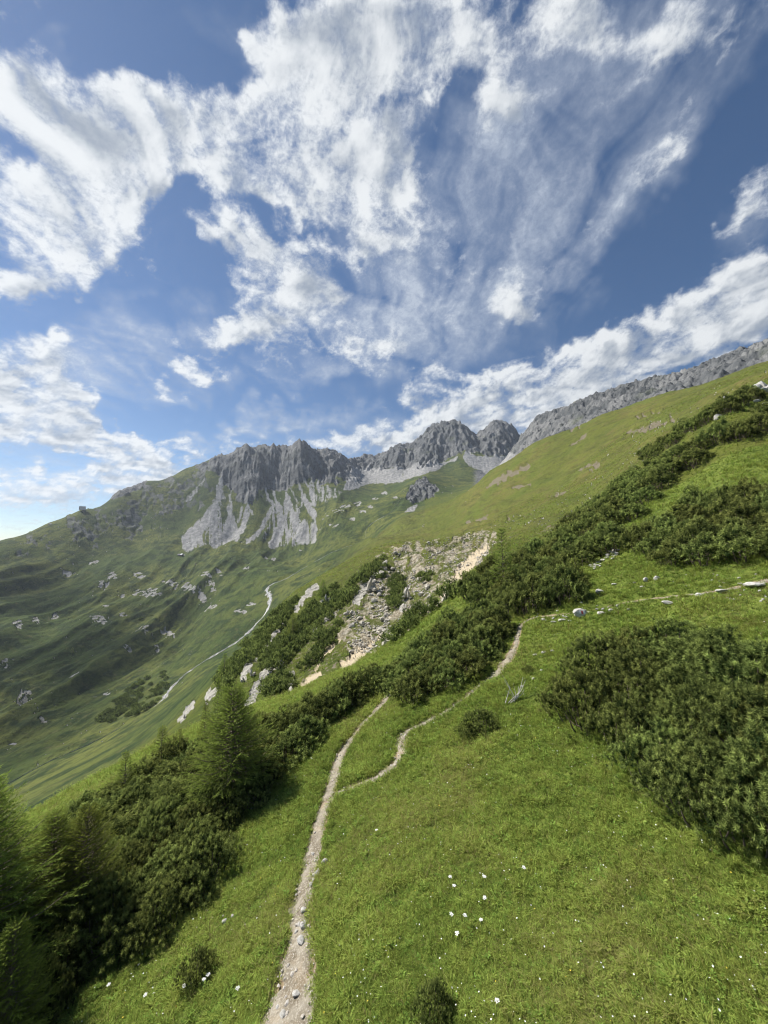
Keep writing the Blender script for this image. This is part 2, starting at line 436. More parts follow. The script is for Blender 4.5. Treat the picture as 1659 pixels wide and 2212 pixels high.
# golden grass of the right hillside with eroded bare lines
goldz = FRONT * sstep(60, 110, R2) * sstep(620, 430, R2) * sstep(R(-14), R(4), A2)
gold = goldz * np.clip(.75 + .5 * nz3, 0, 1)
bare = np.zeros_like(Z0)
for pts, w in (([(1060,1050),(1090,1030),(1140,1010)], [4,7,3]), ([(1105,1050),(1150,1040)], [3,4]), ([(1350,940),(1400,925),(1455,905)], [4,6,4]), ([(1235,960),(1262,945)], [3,2]),
               ([(1250,1015),(1290,1005)], [4,3]), ([(1220,1115),(1310,1095)], [4,5]), ([(1160,1150),(1230,1125)], [3,6]), ([(1180,1075),(1240,1060)], [2,3]), ([(1380,905),(1440,880)], [2,2]),
               ([(1230,930),(1250,920)], [2,2]), ([(1100,1120),(1160,1105)],[2,2]), ([(1000,1130),(1060,1115)],[1.5,2])):
    bare = np.maximum(bare, .8 * sstep(3, -3, line_dist(PX, PY, pts, w) + 9 * nz2 + 5 * nz1 + 4 * nz4) * (R2 > 60) * (R2 < 480) * FRONT)

bare = np.maximum(bare, olive * .75)
# stream bed
d_str = np.full(Z0.shape, 1e3)
zm = (R2 > 180) & (R2 < 1000) & FRONT & (A2 < R(6))
d_str[zm] = line_dist(X[zm], Y[zm], stream_xy)
bed = sstep(3.4, .8, d_str + 3.2 * fbm(X / 11, Y / 11, 3, 88)) * sstep(R(-36), R(-30), A2) * (1 - .85 * sstep(560, 660, R2))
gully = sstep(14, 4, d_str)

# paths on the near meadow
d_path = np.full(Z0.shape, 9.0)
nm = (R2 < 45) & FRONT
d_path[nm] = np.minimum(line_dist(X[nm], Y[nm], path_xy, path_w), line_dist(X[nm], Y[nm], side_xy, side_w))
worn = sstep(.22, -.02, d_path + .07 * fbm(X * 4, Y * 4, 3, 12))

# ---- relief
D = np.zeros_like(Z0)
wn_ = sstep(60, 30, R2)
D += wn_ * (.085 * fbm(X / .8, Y / .8, 3, 21) + .16 * fbm(X / 5, Y / 5, 3, 22) * sstep(5, 14, R2)) * (1 - .8 * worn)
D -= .09 * sstep(.12, -.06, d_path)
wm = sstep(35, 90, R2)
D += wm * sstep(1400, 500, R2) * (1 - bowl) * (1.1 * fbm(X / 26, Y / 26, 5, 25) * sstep(60, 200, R2) + .35 * fbm(X / 6, Y / 6, 4, 26))
al, ac = Y, X + .03 * Y           # ribs on the valley side run down towards the left
valw = sstep(250, 380, R2) * sstep(1150, 850, R2) * sstep(R(6), R(-6), A2) * FRONT
rb = ridged(ac / 105 + .30 * fbm(al / 200, ac / 200, 2, 8), al / 520, 2, 41) + .22 * ridged(ac / 34 + .3 * fbm(al / 90, ac / 90, 2, 18), al / 240, 3, 43)
D += valw * (20.0 * (rb - .5) * sstep(20, 130, d_str) + (1.6 * fbm(ac / 24, al / 60, 4, 42) + .9 * ridged(ac / 9, al / 34, 3, 45)) * sstep(4, 40, d_str))
gw = goldz
g_al, g_ac = Y * .8 + X * .6, X * .8 - Y * .6
D += gw * (1.5 * fbm(X / 22, Y / 60, 4, 51) + .45 * ridged(X / 6, Y / 26, 3, 52) + .30 * fbm(X / 2.2, Y / 3.5, 3, 53))
D -= bare * 1.2 * sstep(60, 200, R2)
D -= gully * 2.4
# rubble and faces of the bowl
D += bowl * (.6 * ridged(X / 9, Y / 11, 4, 61) + .35 * fbm(X / 1.8, Y / 1.8, 3, 62))
D += whitef * (.7 * ridged(X / 4, Y / 5, 3, 63))
D += tan * -.5
D += patch * sstep(250, 450, R2) * (.3 + 1.2 * fbm(X / 8, Y / 8, 3, 64))
# cliffs: ribs and gullies running down the face, broken crest
tang = A2 * 1250.0
rib = 12 * ridged(tang / 40 + .35 * fbm(tang / 60, R2 / 90, 2, 91), R2 / 330, 5, 92, .62) + 7 * ridged(tang / 11, R2 / 130, 3, 93) + 8 * fbm(X / 30, Y / 30, 4, 94)
D += cliff * (rib - 6)
D += (ridge2 + peaks) * .0 + np.clip(peaks + ridge2 * .8, 0, 1) * (24 * ridged(tang / 48 + .4 * fbm(X / 80, Y / 80, 2, 99), R2 / 170, 5, 95, .6) + 14 * fbm(X / 22, Y / 22, 5, 96) - 10)
crest = sstep(60, 0, np.abs(R2 - 1245)) * cliff
D += crest * 7 * ridged(tang / 12, R2 / 70, 3, 97)
# bedded strata of the crag wall, dipping towards the left
sx = X * .55 + Y * .25
D += crag * (.25 + .9 * sstep(R(15), R(21), A2)) * (10 * ridged((Z0 - .30 * X) / 26 + .3 * fbm(X / 40, Y / 40, 2, 7), sx / 120, 4, 98, .6) + 9 * ridged(X / 26, Y / 60, 4, 100, .6) + 2.2 * ridged(A2 * 560 / 9, R2 / 60, 3, 110) + 4 * fbm(X / 9, Y / 9, 4, 101) - 6)
D += np.clip(leftrock + knob + outcrop * 1.3, 0, 1) * (9 * ridged(tang / 22, R2 / 30, 4, 102) + 5 * fbm(X / 10, Y / 10, 3, 103) - 2)
D += scree * far * (1.6 * ridged(tang / 9, R2 / 80, 3, 104))
D *= FRONT * wb
ZF = Z0 + D
hit = make_hit(ZF)
def ground_z(x, y):
    return float(bil(ZF, LR, AZ, np.array([math.log(max(math.hypot(x, y), 1.3))]), np.array([math.atan2(x, y)]))[0])
def ground_np(x, y):
    return bil(ZF, LR, AZ, np.log(np.maximum(np.hypot(x, y), 1.3)), np.arctan2(x, y))
# ------------------------------------------------------------------ materials
class NT:
    def __init__(s, name):
        s.mat = bpy.data.materials.new(name); s.mat.use_nodes = True
        s.t = s.mat.node_tree; s.t.nodes.clear()
        s.out = s.n('ShaderNodeOutputMaterial'); s.coord = None
    def n(s, typ, **kw):
        nd = s.t.nodes.new(typ)
        for k, v in kw.items(): setattr(nd, k, v)
        return nd
    def l(s, a, b): s.t.links.new(a, b)
    def put(s, sock, v):
        if hasattr(v, 'is_linked') or isinstance(v, bpy.types.NodeSocket): s.l(v, sock)
        elif isinstance(v, (tuple, list)) and len(v) == 3 and sock.type == 'RGBA': sock.default_value = (*v, 1)
        else: sock.default_value = v
    def math(s, op, a, b=0.0, clamp=False):
        nd = s.n('ShaderNodeMath', operation=op); nd.use_clamp = clamp
        s.put(nd.inputs[0], a); s.put(nd.inputs[1], b); return nd.outputs[0]
    def mix(s, f, a, b, blend='MIX'):
        nd = s.n('ShaderNodeMix', data_type='RGBA', blend_type=blend)
        s.put(nd.inputs[0], f); s.put(nd.inputs[6], a); s.put(nd.inputs[7], b); return nd.outputs[2]
    def noise(s, scale, detail=4, rough=.55, vec=None, dist=0.0):
        nd = s.n('ShaderNodeTexNoise'); nd.inputs['Scale'].default_value = scale
        nd.inputs['Detail'].default_value = detail; nd.inputs['Roughness'].default_value = rough
        nd.inputs['Distortion'].default_value = dist
        if vec is None:
            if s.coord is None: s.coord = s.n('ShaderNodeTexCoord').outputs['Object']
            vec = s.coord
        s.l(vec, nd.inputs['Vector'])
        return nd.outputs['Fac']
    def ramp(s, f, lo, hi):
        nd = s.n('ShaderNodeMapRange'); nd.interpolation_type = 'SMOOTHSTEP'
        s.put(nd.inputs[0], f); nd.inputs[1].default_value = lo; nd.inputs[2].default_value = hi; return nd.outputs[0]
    def attr(s, name): return s.n('ShaderNodeAttribute', attribute_name=name)
    def pos(s): return s.n('ShaderNodeNewGeometry').outputs['Position']
    def scaled(s, vec, sc):
        nd = s.n('ShaderNodeMapping'); s.l(vec, nd.inputs[0]); nd.inputs['Scale'].default_value = sc; return nd.outputs[0]
    def diffuse(s, col, bump=None, strength=.5, dist=1.0, rough=.9, spec=.15):
        b = s.n('ShaderNodeBsdfPrincipled'); s.put(b.inputs['Base Color'], col)
        b.inputs['Roughness'].default_value = rough; b.inputs['Specular IOR Level'].default_value = spec
        if bump is not None:
            bp = s.n('ShaderNodeBump'); bp.inputs['Strength'].default_value = strength; bp.inputs['Distance'].default_value = dist
            s.l(bump, bp.inputs['Height']); s.l(bp.outputs[0], b.inputs['Normal'])
        s.l(b.outputs[0], s.out.inputs[0]); return b

def land_material(name, kind):
    m = NT(name); p = m.pos()
    a1 = m.attr('ground_a'); a2 = m.attr('ground_b')
    s1 = m.n('ShaderNodeSeparateColor'); m.l(a1.outputs['Color'], s1.inputs[0])
    s2 = m.n('ShaderNodeSeparateColor'); m.l(a2.outputs['Color'], s2.inputs[0])
    rock_, scree_, tan_ = s1.outputs; gold_ = a1.outputs['Alpha']
    pale_, bowl_, bare_ = s2.outputs; bed_ = a2.outputs['Alpha']
    if kind == 'near':
        n1 = m.noise(.35, 5); n2 = m.noise(3.5, 5, .6); n3 = m.noise(22, 4, .65)
        g = m.mix(m.ramp(n1, .35, .65), (.115, .152, .030), (.145, .178, .036))
        g = m.mix(m.ramp(n2, .42, .68), g, (.050, .074, .016))
        g = m.mix(m.math('MULTIPLY', m.ramp(n3, .52, .75), .5), g, (.125, .118, .045))
        bump = m.math('ADD', n2, m.math('MULTIPLY', n3, .5)); bs, bd = .7, .10
    else:
        big = .007 if kind != 'mid' else .03
        n1 = m.noise(big, 5, .55); n2 = m.noise(big * 6, 6, .62); n3 = m.noise(big * 40, 5, .65)
        if kind == 'mid': g0, g1, g2 = (.082, .105, .022), (.115, .128, .028), (.052, .070, .019)
        else: g0, g1, g2 = (.060, .086, .026), (.118, .132, .036), (.026, .044, .019)
        g = m.mix(m.ramp(n1, .40, .60), g0, g1)
        g = m.mix(m.math('MULTIPLY', m.ramp(n2, .46, .62), .9), g, g2)
        cs = m.scaled(p, (1.6, .35, 1.6)); n4 = m.noise(.16, 5, .65, cs); n5 = m.noise(.6, 4, .7, cs)
        au = m.mix(m.ramp(n2, .40, .62), (.140, .148, .036), (.150, .130, .045))
        au = m.mix(m.ramp(n1, .42, .64), au, (.108, .134, .030))
        au = m.mix(m.math('MULTIPLY', m.ramp(n4, .48, .66), .75), au, (.070, .074, .026))
        au = m.mix(m.math('MULTIPLY', m.ramp(n5, .58, .72), .6), au, (.19, .165, .085))
        au = m.mix(m.math('MULTIPLY', m.ramp(n3, .52, .72), .6), au, (.085, .080, .025))
        g = m.mix(m.math('MULTIPLY', m.ramp(m.noise(.10, 5, .65, cs), .46, .64), .6), g, g2)
        g = m.mix(m.math('MULTIPLY', m.ramp(m.noise(.33, 4, .7, cs), .54, .70), .55), g, (.135, .145, .050))
        g = m.mix(m.math('MULTIPLY', gold_, .92), g, au)
        g = m.mix(m.math('MULTIPLY', m.ramp(n3, .50, .70), .75), g, (.042, .048, .018))
        g = m.mix(m.math('MULTIPLY', m.ramp(m.noise(big * 14, 6, .7), .56, .70), .5), g, (.14, .125, .055))
        bump = m.math('ADD', n2, m.math('MULTIPLY', n3, .7)); bs, bd = .8, (1.2 if kind == 'mid' else 3.4)
    # stone
    st = m.scaled(p, (1, 1, .16))
    r1 = m.noise(.022 if kind == 'far' else .12, 6, .62, st); r2 = m.noise(.11 if kind == 'far' else .9, 5, .65, st)
    rc = m.mix(m.ramp(r1, .36, .66), (.092, .097, .100), (.195, .195, .192))
    rc = m.mix(m.ramp(r2, .48, .66), rc, (.045, .050, .053))
    if kind == 'far':
        rc = m.mix(m.math('MULTIPLY', m.ramp(m.noise(.30, 5, .7, st), .52, .66), .8), rc, (.035, .038, .042))
        rc = m.mix(m.math('MULTIPLY', m.ramp(m.noise(.21, 4, .7), .58, .72), .6), rc, (.27, .268, .26))
        rc = m.mix(m.math('MULTIPLY', m.ramp(m.noise(.018, 5, .6), .55, .72), .45), rc, (.075, .090, .040))
    sc = m.mix(m.ramp(r2, .36, .66), (.20, .199, .196), (.335, .33, .32))
    pl = m.mix(m.ramp(r2, .40, .68), (.41, .39, .345) if kind != 'far' else (.30, .295, .28), (.19, .185, .16))
    bw = m.mix(m.ramp(m.noise(1.3, 5, .75), .38, .60), (.43, .39, .31), (.19, .16, .105))
    bw = m.mix(m.ramp(m.noise(.16, 4, .6), .46, .60), bw, (.085, .095, .030))
    tn = m.mix(m.noise(1.6, 4, .7), (.36, .29, .185), (.58, .50, .37))
    be = m.mix(m.noise(.5, 4, .7), (.105, .085, .050), (.22, .20, .15))
    bedc = m.mix(m.ramp(m.noise(.35, 4, .7), .42, .6), (.16, .155, .15), (.50, .49, .47))
    edge = m.noise(.25 if kind == 'far' else 1.2, 4, .65)
    def over(c, mask, col, k=.55):
        f = m.ramp(m.math('ADD', mask, m.math('MULTIPLY', m.math('SUBTRACT', edge, .5), k)), .32, .66)
        return m.mix(f, c, col)
    c = over(g, bare_, be)
    c = over(c, bowl_, bw)
    c = over(c, rock_, rc)
    c = over(c, scree_, sc, 1.1)
    c = over(c, tan_, tn)
    c = over(c, pale_, pl)
    c = over(c, bed_, bedc if kind != 'near' else m.mix(m.noise(9, 4, .7), (.20, .145, .085), (.36, .285, .195)))
    rb = m.math('MULTIPLY', m.math('ADD', r1, m.math('MULTIPLY', r2, .6)), 2.2)
    hard = m.math('MAXIMUM', rock_, m.math('MAXIMUM', pale_, bowl_))
    bmix = m.n('ShaderNodeMix', data_type='FLOAT'); m.l(hard, bmix.inputs[0]); m.l(bump, bmix.inputs[2]); m.l(rb, bmix.inputs[3])
    m.diffuse(c, bmix.outputs[0], bs, bd, .95, .05)
    return m.mat

M_meadow = land_material('meadow_ground', 'near')
M_mid = land_material('hillside_ground', 'mid')
M_far = land_material('mountain_ground', 'far')

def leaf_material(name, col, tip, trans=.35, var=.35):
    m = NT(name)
    a = m.attr('shade')                       # 0 = old inner growth (self-shadow painted in on pines), 1 = young tips
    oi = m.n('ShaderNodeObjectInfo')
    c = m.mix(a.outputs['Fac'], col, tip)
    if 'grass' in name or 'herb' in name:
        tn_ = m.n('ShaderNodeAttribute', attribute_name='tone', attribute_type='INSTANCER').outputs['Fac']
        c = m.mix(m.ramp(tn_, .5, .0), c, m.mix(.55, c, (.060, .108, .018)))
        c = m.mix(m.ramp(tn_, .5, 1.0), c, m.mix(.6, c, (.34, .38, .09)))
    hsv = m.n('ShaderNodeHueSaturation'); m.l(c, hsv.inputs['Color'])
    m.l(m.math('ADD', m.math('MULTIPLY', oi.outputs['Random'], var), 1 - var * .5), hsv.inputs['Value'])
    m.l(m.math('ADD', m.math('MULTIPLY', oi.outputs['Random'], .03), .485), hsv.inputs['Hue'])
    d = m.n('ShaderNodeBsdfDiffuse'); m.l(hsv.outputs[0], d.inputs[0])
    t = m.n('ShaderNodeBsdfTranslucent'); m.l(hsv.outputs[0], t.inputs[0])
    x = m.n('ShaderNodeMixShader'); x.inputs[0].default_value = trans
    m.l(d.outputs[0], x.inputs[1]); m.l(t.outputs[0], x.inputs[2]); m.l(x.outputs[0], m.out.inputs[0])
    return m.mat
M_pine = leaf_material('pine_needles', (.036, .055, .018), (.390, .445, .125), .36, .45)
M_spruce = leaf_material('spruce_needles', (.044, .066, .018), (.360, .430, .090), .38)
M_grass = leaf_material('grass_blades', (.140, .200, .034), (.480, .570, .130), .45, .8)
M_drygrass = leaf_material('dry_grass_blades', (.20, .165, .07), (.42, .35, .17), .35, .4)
M_herb = leaf_material('herb_leaves', (.110, .180, .032), (.290, .410, .085), .42, .4)

def plain(name, c1, c2, scale=6, bump=.4, dist=.02, rough=.85):
    m = NT(name); n = m.noise(scale, 5, .65)
    oi = m.n('ShaderNodeObjectInfo')
    c = m.mix(m.ramp(n, .35, .68), c1, c2)
    c = m.mix(.25, c, m.mix(oi.outputs['Random'], c1, c2))
    m.diffuse(c, m.noise(scale * 2.5, 5, .7), bump, dist, rough, .2); return m.mat
M_bark = plain('bark', (.10, .075, .055), (.20, .165, .135), 14)
M_deadwood = plain('bleached_wood', (.40, .37, .33), (.62, .59, .55), 18)
M_stone = plain('limestone', (.36, .34, .30), (.62, .60, .56), 5, .6, .05)
M_stone_far = plain('rubble_stone', (.30, .275, .23), (.60, .56, .48), 1.2, .6, .2)
M_pebble = plain('trail_stone', (.34, .30, .25), (.58, .54, .48), 14, .5, .01)
M_white = plain('white_petals', (.70, .70, .64), (.82, .82, .78), 30, .1)
M_yellow = plain('yellow_petals', (.62, .47, .05), (.75, .60, .10), 30, .1)
M_stem = plain('flower_stem', (.08, .13, .03), (.11, .17, .045), 20, .1)
M_redpaint = plain('red_paint', (.45, .09, .07), (.55, .13, .10), 8, .2)
M_whitepaint = plain('white_paint', (.72, .71, .69), (.80, .79, .77), 8, .2)
M_hutwood = plain('weathered_boards', (.10, .085, .075), (.16, .14, .125), 2)
M_hutroof = plain('metal_roofing', (.66, .67, .68), (.76, .77, .78), 1)
M_hutpale = plain('pale_cladding', (.74, .68, .67), (.80, .75, .74), 1)
M_hutdark = plain('dark_cladding', (.16, .15, .16), (.24, .22, .23), 1)
M_glass = plain('window_glass', (.05, .06, .07), (.08, .09, .10), 1, 0, .01, .1)

# trail soil: trodden earth with grit
_m = NT('trodden_earth'); _n1 = _m.noise(2.2, 5, .6); _n2 = _m.noise(26, 4, .7); _n3 = _m.noise(70, 3, .7)
_c = _m.mix(_m.ramp(_n1, .35, .65), (.165, .138, .098), (.315, .282, .222))
_c = _m.mix(_m.math('MULTIPLY', _m.ramp(_m.noise(.9, 4, .7), .52, .68), .4), _c, (.33, .225, .115))
_c = _m.mix(_m.math('MULTIPLY', _m.ramp(_m.noise(5, 4, .7), .55, .7), .7), _c, (.105, .085, .055))
_c = _m.mix(_m.ramp(_n2, .48, .66), _c, (.42, .38, .31))
_c = _m.mix(_m.ramp(_n3, .60, .72), _c, (.56, .53, .47))
_m.diffuse(_c, _m.math('ADD', _n2, _n3), .7, .02, .95, .05); M_trail = _m.mat
_m = NT('stream_water'); _n = _m.noise(.5, 5, .7)
_b = _m.diffuse(_m.mix(_m.ramp(_n, .40, .62), (.12, .13, .135), (.52, .53, .54)), _m.noise(1.5, 4), .5, .2, .35, .5); M_stream = _m.mat

# ------------------------------------------------------------------ land objects
GA = np.stack([rock, np.clip(scree, 0, 1), tan, np.clip(gold, 0, 1)], -1).reshape(-1, 4)
GB = np.stack([np.clip(np.maximum(patch, whitef), 0, 1), np.clip(bowl, 0, 1), bare, np.clip(np.maximum(bed, worn * .0 + sstep(.12, -.04, d_path) * (R2 < 45)), 0, 1)], -1).reshape(-1, 4)
VV = np.stack([X, Y, ZF], -1).reshape(-1, 3)
ii = (np.arange(NR - 1)[:, None] * NC + np.arange(NC - 1)[None]).ravel()
quads = np.stack([ii, ii + 1, ii + 1 + NC, ii + NC], 1)          # seen from above: counter-clockwise?
quads = quads[:, ::-1]
rq = R2[:-1, :-1].ravel(); aq = A2[:-1, :-1].ravel(); cq = crag[:-1, :-1].ravel()
lbl = np.full(len(quads), 3)
lbl[(aq > R(-14)) & (rq < 1300)] = 2
lbl[(aq <= R(6)) & (rq > 300)] = 3
lbl[(aq > R(-32)) & (aq < R(17)) & (rq < 175)] = 1
lbl[(rq > 870) | (cq > .5)] = 4
lbl[(rq < 46)] = 0
lbl[(np.abs(aq) > R(60)) & (rq >= 46)] = 3
land = {}
for k, (nm_, mt) in enumerate((('meadow', M_meadow), ('rocky_slope', M_mid), ('hillside', M_mid), ('valley', M_far), ('mountain', M_far))):
    q = quads[lbl == k]
    u, inv = np.unique(q.ravel(), return_inverse=True)
    me = mesh_np(nm_, VV[u], inv.reshape(-1, 4), mt, True, {'ground_a': GA[u], 'ground_b': GB[u]})
    land[nm_] = tag(link(nm_, me), kind='structure')

# trails and stream as strips lying on the land
def strip(name, xy, w, lift, mat, rows=7, wob=.35, step=None, parent=None):
    P = np.array(xy); w = np.array(w)
    if step:
        s = np.concatenate([[0], np.cumsum(np.hypot(*np.diff(P, axis=0).T))]); t = np.arange(0, s[-1], step)
        P = np.stack([np.interp(t, s, P[:, 0]), np.interp(t, s, P[:, 1])], 1); w = np.interp(t, s, w)
    T = np.gradient(P, axis=0); T /= np.linalg.norm(T, axis=1)[:, None] + 1e-9
    Nn = np.stack([-T[:, 1], T[:, 0]], 1)
    u = np.linspace(-1, 1, rows)
    wl = w * (1 + wob * fbm(P[:, 0] * 1.4 / max(w.mean(), .2) * .3, P[:, 1] * .9, 3, 201)); wr = w * (1 + wob * fbm(P[:, 0] * .9, P[:, 1] * 1.4 / max(w.mean(), .2) * .3, 3, 202))
    ww = np.where(u[None] < 0, wl[:, None], wr[:, None])
    xx = P[:, :1] + Nn[:, :1] * u[None] * ww; yy = P[:, 1:] + Nn[:, 1:] * u[None] * ww
    zz = ground_np(xx, yy) + lift * (1 - .9 * np.abs(u[None]) ** 3)
    if lift < .2: zz = zz + .030 * fbm(xx * 5, yy * 5, 4, 203, .6)
    V = np.stack([xx, yy, zz], -1).reshape(-1, 3); n = len(P)
    i = (np.arange(n - 1)[:, None] * rows + np.arange(rows - 1)[None]).ravel()
    return tag(link(name, mesh_np(name, V, np.stack([i, i + 1, i + 1 + rows, i + rows], 1)[:, ::-1], mat, True)), kind='structure')
trail = strip('hiking_path', path_xy, path_w, .045, M_trail, 13, .6, .06)
side_trail = strip('side_path', side_xy, side_w * .85, .045, M_trail, 9, .9, .10)
stream = strip('stream', stream_xy, np.interp(np.linspace(0, 1, len(stream_xy)), [0, .22, .26, .4, .55, .62, .75, .8, .92, 1], [.02, .02, .3, .4, .9, .7, .1, .02, .25, .02]), .5, M_stream, 5, .5, 3.0)
# ------------------------------------------------------------------ clouds on the sky dome
_sa = np.concatenate([np.arange(-180, -54, 3.0), np.arange(-54, 54.01, .22), np.arange(57, 180.1, 3.0)]); _sa[-1] = 180
_se = np.concatenate([np.arange(-4, 66, .22), np.arange(66, 90.1, 2.0)])
SA, SE = np.meshgrid(np.radians(_sa), np.radians(_se))
sdx, sdy, sdz = np.sin(SA) * np.cos(SE), np.cos(SA) * np.cos(SE), np.sin(SE)
SPX, SPY = to_pix(sdx, sdy, sdz)
fwd = sdy * CP + sdz * SP
seen = sstep(.25, .42, fwd)
qz = 1 / (np.maximum(sdz, 0) + .16)
QX, QY = sdx * qz, sdy * qz
def qdens(QX, QY, SPX, SPY, seen):
    wx = .10 * fbm(QX * 3.1, QY * 3.1, 3, 301); wy = .10 * fbm(QX * 3.1, QY * 3.1, 3, 302)
    n = .60 * fbm(QX * 4.0 + wx * 4, QY * 3.2 + wy * 4, 6, 303, .60) + .72 * fbm(QX * 10 + wx * 9, QY * 7.5 + wy * 8, 6, 304, .64)
    # veil streaks lie along the wind
    sx, sy = QX * .8 + QY * .6, QX * -.6 + QY * .8
    v = .65 * fbm(sx * 1.6 + wx * 5, sy * 6 + wy * 5, 6, 305, .6) + .75 * fbm(QX * 9 + wx * 6, QY * 2.0 + wy * 4, 6, 315, .6)
    px = SPX + 46 * fbm(SPX / 120, SPY / 120, 3, 306) + 14 * fbm(SPX / 34, SPY / 34, 3, 307)
    py = SPY + 46 * fbm(SPX / 120, SPY / 120, 3, 308) + 14 * fbm(SPX / 34, SPY / 34, 3, 309)
    def blobs(L):
        s = np.zeros_like(px)
        for b in L:
            cx, cy, rx, ry, an, w = b
            c, sn = math.cos(R(an)), math.sin(R(an))
            dx, dy = px - cx, py - cy
            a = (dx * c - dy * sn) / rx; bb = (dx * sn + dy * c) / ry
            s = s + w * np.exp(-(a * a + bb * bb) ** 1.5 * .8)
        return s
    cum = blobs(CUM); veil = blobs(VEIL); clear = blobs(CLEAR)
    out = -.12 + .35 * fbm(QX * 1.1, QY * 1.1, 3, 310)
    cov = np.where(seen > 0, cum * .95 - clear * .62, 0) * seen + out * (1 - seen)
    d = np.minimum(cov, 1.05) * .80 - .40 + n * .86
    vv = (veil - clear * .25) * seen + .28 * (1 - seen)
    dv = vv * (.50 + .95 * v) - .06
    return d, dv
CUM = [(60,190,110,120,0,1.1),(150,250,60,70,0,.9),(40,20,90,30,20,.55),(330,240,180,120,-10,1.15),(430,330,110,100,0,1.1),(240,330,130,90,0,.9),(80,430,140,120,-20,1.1),(210,480,120,110,20,1.15),(120,590,90,60,-30,1.0),
  (20,620,60,34,-15,1.0),(270,200,70,50,0,.6),(600,310,120,130,0,1.1),(740,200,170,190,0,1.05),(880,90,150,130,0,1.0),(700,60,130,80,0,.95),(730,400,130,90,0,1.0),(830,480,70,100,0,.9),(640,400,90,60,0,.8),(820,330,90,90,0,.8),(790,545,40,30,0,.7),
  (560,120,24,45,15,.75),(560,560,140,80,-28,1.05),(640,660,110,70,0,1.0),(450,480,60,36,-10,.95),(640,580,90,80,0,.9),(480,720,120,40,10,.6),(410,820,62,28,0,1.05),(560,745,90,34,-5,.7),(790,745,80,50,20,.8),(340,585,36,16,-20,.5),
  (60,780,80,60,-25,1.05),(40,850,100,70,0,1.5),(140,870,120,55,-35,1.5),(40,920,120,40,0,1.1),(240,955,110,40,-27,1.4),(110,730,44,24,-30,.9),(390,975,110,24,0,.95),(300,1010,120,20,0,.5),(190,1030,170,30,0,.75),(60,1075,140,45,0,.8),(330,1040,90,20,8,.7),(80,960,110,18,-8,.55),
  (1115,645,46,64,-20,1.1),(1165,690,56,28,10,.9),(900,855,40,30,30,.95),(960,810,46,32,20,1.0),(1010,870,110,50,28,1.0),(1150,830,170,60,27,1.15),(1330,770,190,70,22,1.15),(1540,690,190,85,22,1.15),(1620,640,120,70,20,1.0),(1250,830,200,60,15,1.0),(1100,920,240,40,8,1.0),(800,950,200,30,4,.85),
  (1420,605,52,16,22,1.0),(1600,470,90,50,40,1.0),(1640,400,70,40,50,.85),(1560,510,60,24,40,.8),(1430,325,120,38,46,.95),(1090,110,60,130,10,.75),(1070,230,34,80,8,.6),(1290,60,70,90,15,.85),(1480,60,90,60,35,.8),(1200,40,60,70,10,.8),(1400,100,60,40,40,.7),(980,60,60,90,5,.8)]
VEIL = [(1050,560,300,220,25,.75),(1000,690,260,90,10,.6),(300,720,220,90,8,.75),(200,800,160,90,0,.6),(640,900,200,26,9,1.0),(560,880,140,14,10,.7),(480,940,150,18,12,.8),(560,825,280,28,10,.6),(1250,160,330,140,45,.75),(1000,300,160,120,20,.5),(880,950,330,45,6,.9),(1500,80,210,110,30,.7),(1430,330,150,60,45,.8),
  (1620,480,110,80,45,.6),(700,640,160,160,0,.5),(130,1060,220,70,0,.8),(80,930,150,60,0,.6),(620,160,110,110,0,.35),(400,90,140,90,0,.3),(100,120,90,60,30,.4),(1230,450,170,90,40,.5),(900,640,90,160,0,.5)]
CLEAR = [(260,60,150,80,0,1.0),(400,130,120,60,0,.9),(500,190,60,60,0,.6),(410,450,70,60,0,1.0),(340,470,50,60,0,.9),(560,470,110,26,-10,.8),(420,585,120,60,0,.9),(260,650,70,50,30,.9),(60,545,70,40,0,.7),(70,665,80,30,-10,.9),(40,335,60,34,0,.8),(180,130,50,50,0,.6),
  (930,320,50,70,0,.6),(700,520,50,40,0,.3),(1600,260,120,70,30,1.1),(1480,520,190,70,35,1.2),(1300,640,170,60,30,1.1),(1090,760,130,40,25,1.0),(850,720,60,60,30,.6),(960,740,90,30,20,.7),(330,895,110,36,-15,1.1),(430,890,110,26,10,.9),(620,845,160,14,8,.6),(720,860,160,26,8,.8),(480,850,70,24,0,.6),(560,915,130,12,8,.6),(200,935,40,10,-30,.0),(150,990,180,14,0,.5),(170,680,40,60,30,.6)]
dens, dveil = qdens(QX, QY, SPX, SPY, seen)
# light inside the cloud: compare with the density a little nearer the sun
k = .05
QX2, QY2 = QX + math.sin(SUN_AZ) * k * (1 + .25 * qz), QY + math.cos(SUN_AZ) * k * (1 + .25 * qz)
SPX2, SPY2 = SPX - 16, SPY - 22
dens2, _ = qdens(QX2, QY2, SPX2, SPY2, seen)
sunang = np.arccos(np.clip(sdx * SUN_DIR.x + sdy * SUN_DIR.y + sdz * SUN_DIR.z, -1, 1))
gap = sstep(R(4), R(15), sunang)
dens = dens * gap - .6 * (1 - gap); dveil = dveil * gap
lit = np.clip(.66 + .30 * fbm(QX * 5 + 3, QY * 5, 4, 320) + .85 * (dens - dens2) - .40 * np.clip(dens - .1, 0, .8) + .4 * np.exp(-sunang / R(26)), 0, 1)
DR = 15000.0
SV = np.stack([sdx * DR, sdy * DR, sdz * DR + CAM_H], -1).reshape(-1, 3)
nr, nc = SA.shape
ii = (np.arange(nr - 1)[:, None] * nc + np.arange(nc - 1)[None]).ravel()
sq = np.stack([ii, ii + 1, ii + 1 + nc, ii + nc], 1)
act = ((dens > -.32) | (dveil > 0)).ravel()
keep = act[sq].any(1)
sq = sq[keep]
u_, inv_ = np.unique(sq.ravel(), return_inverse=True)
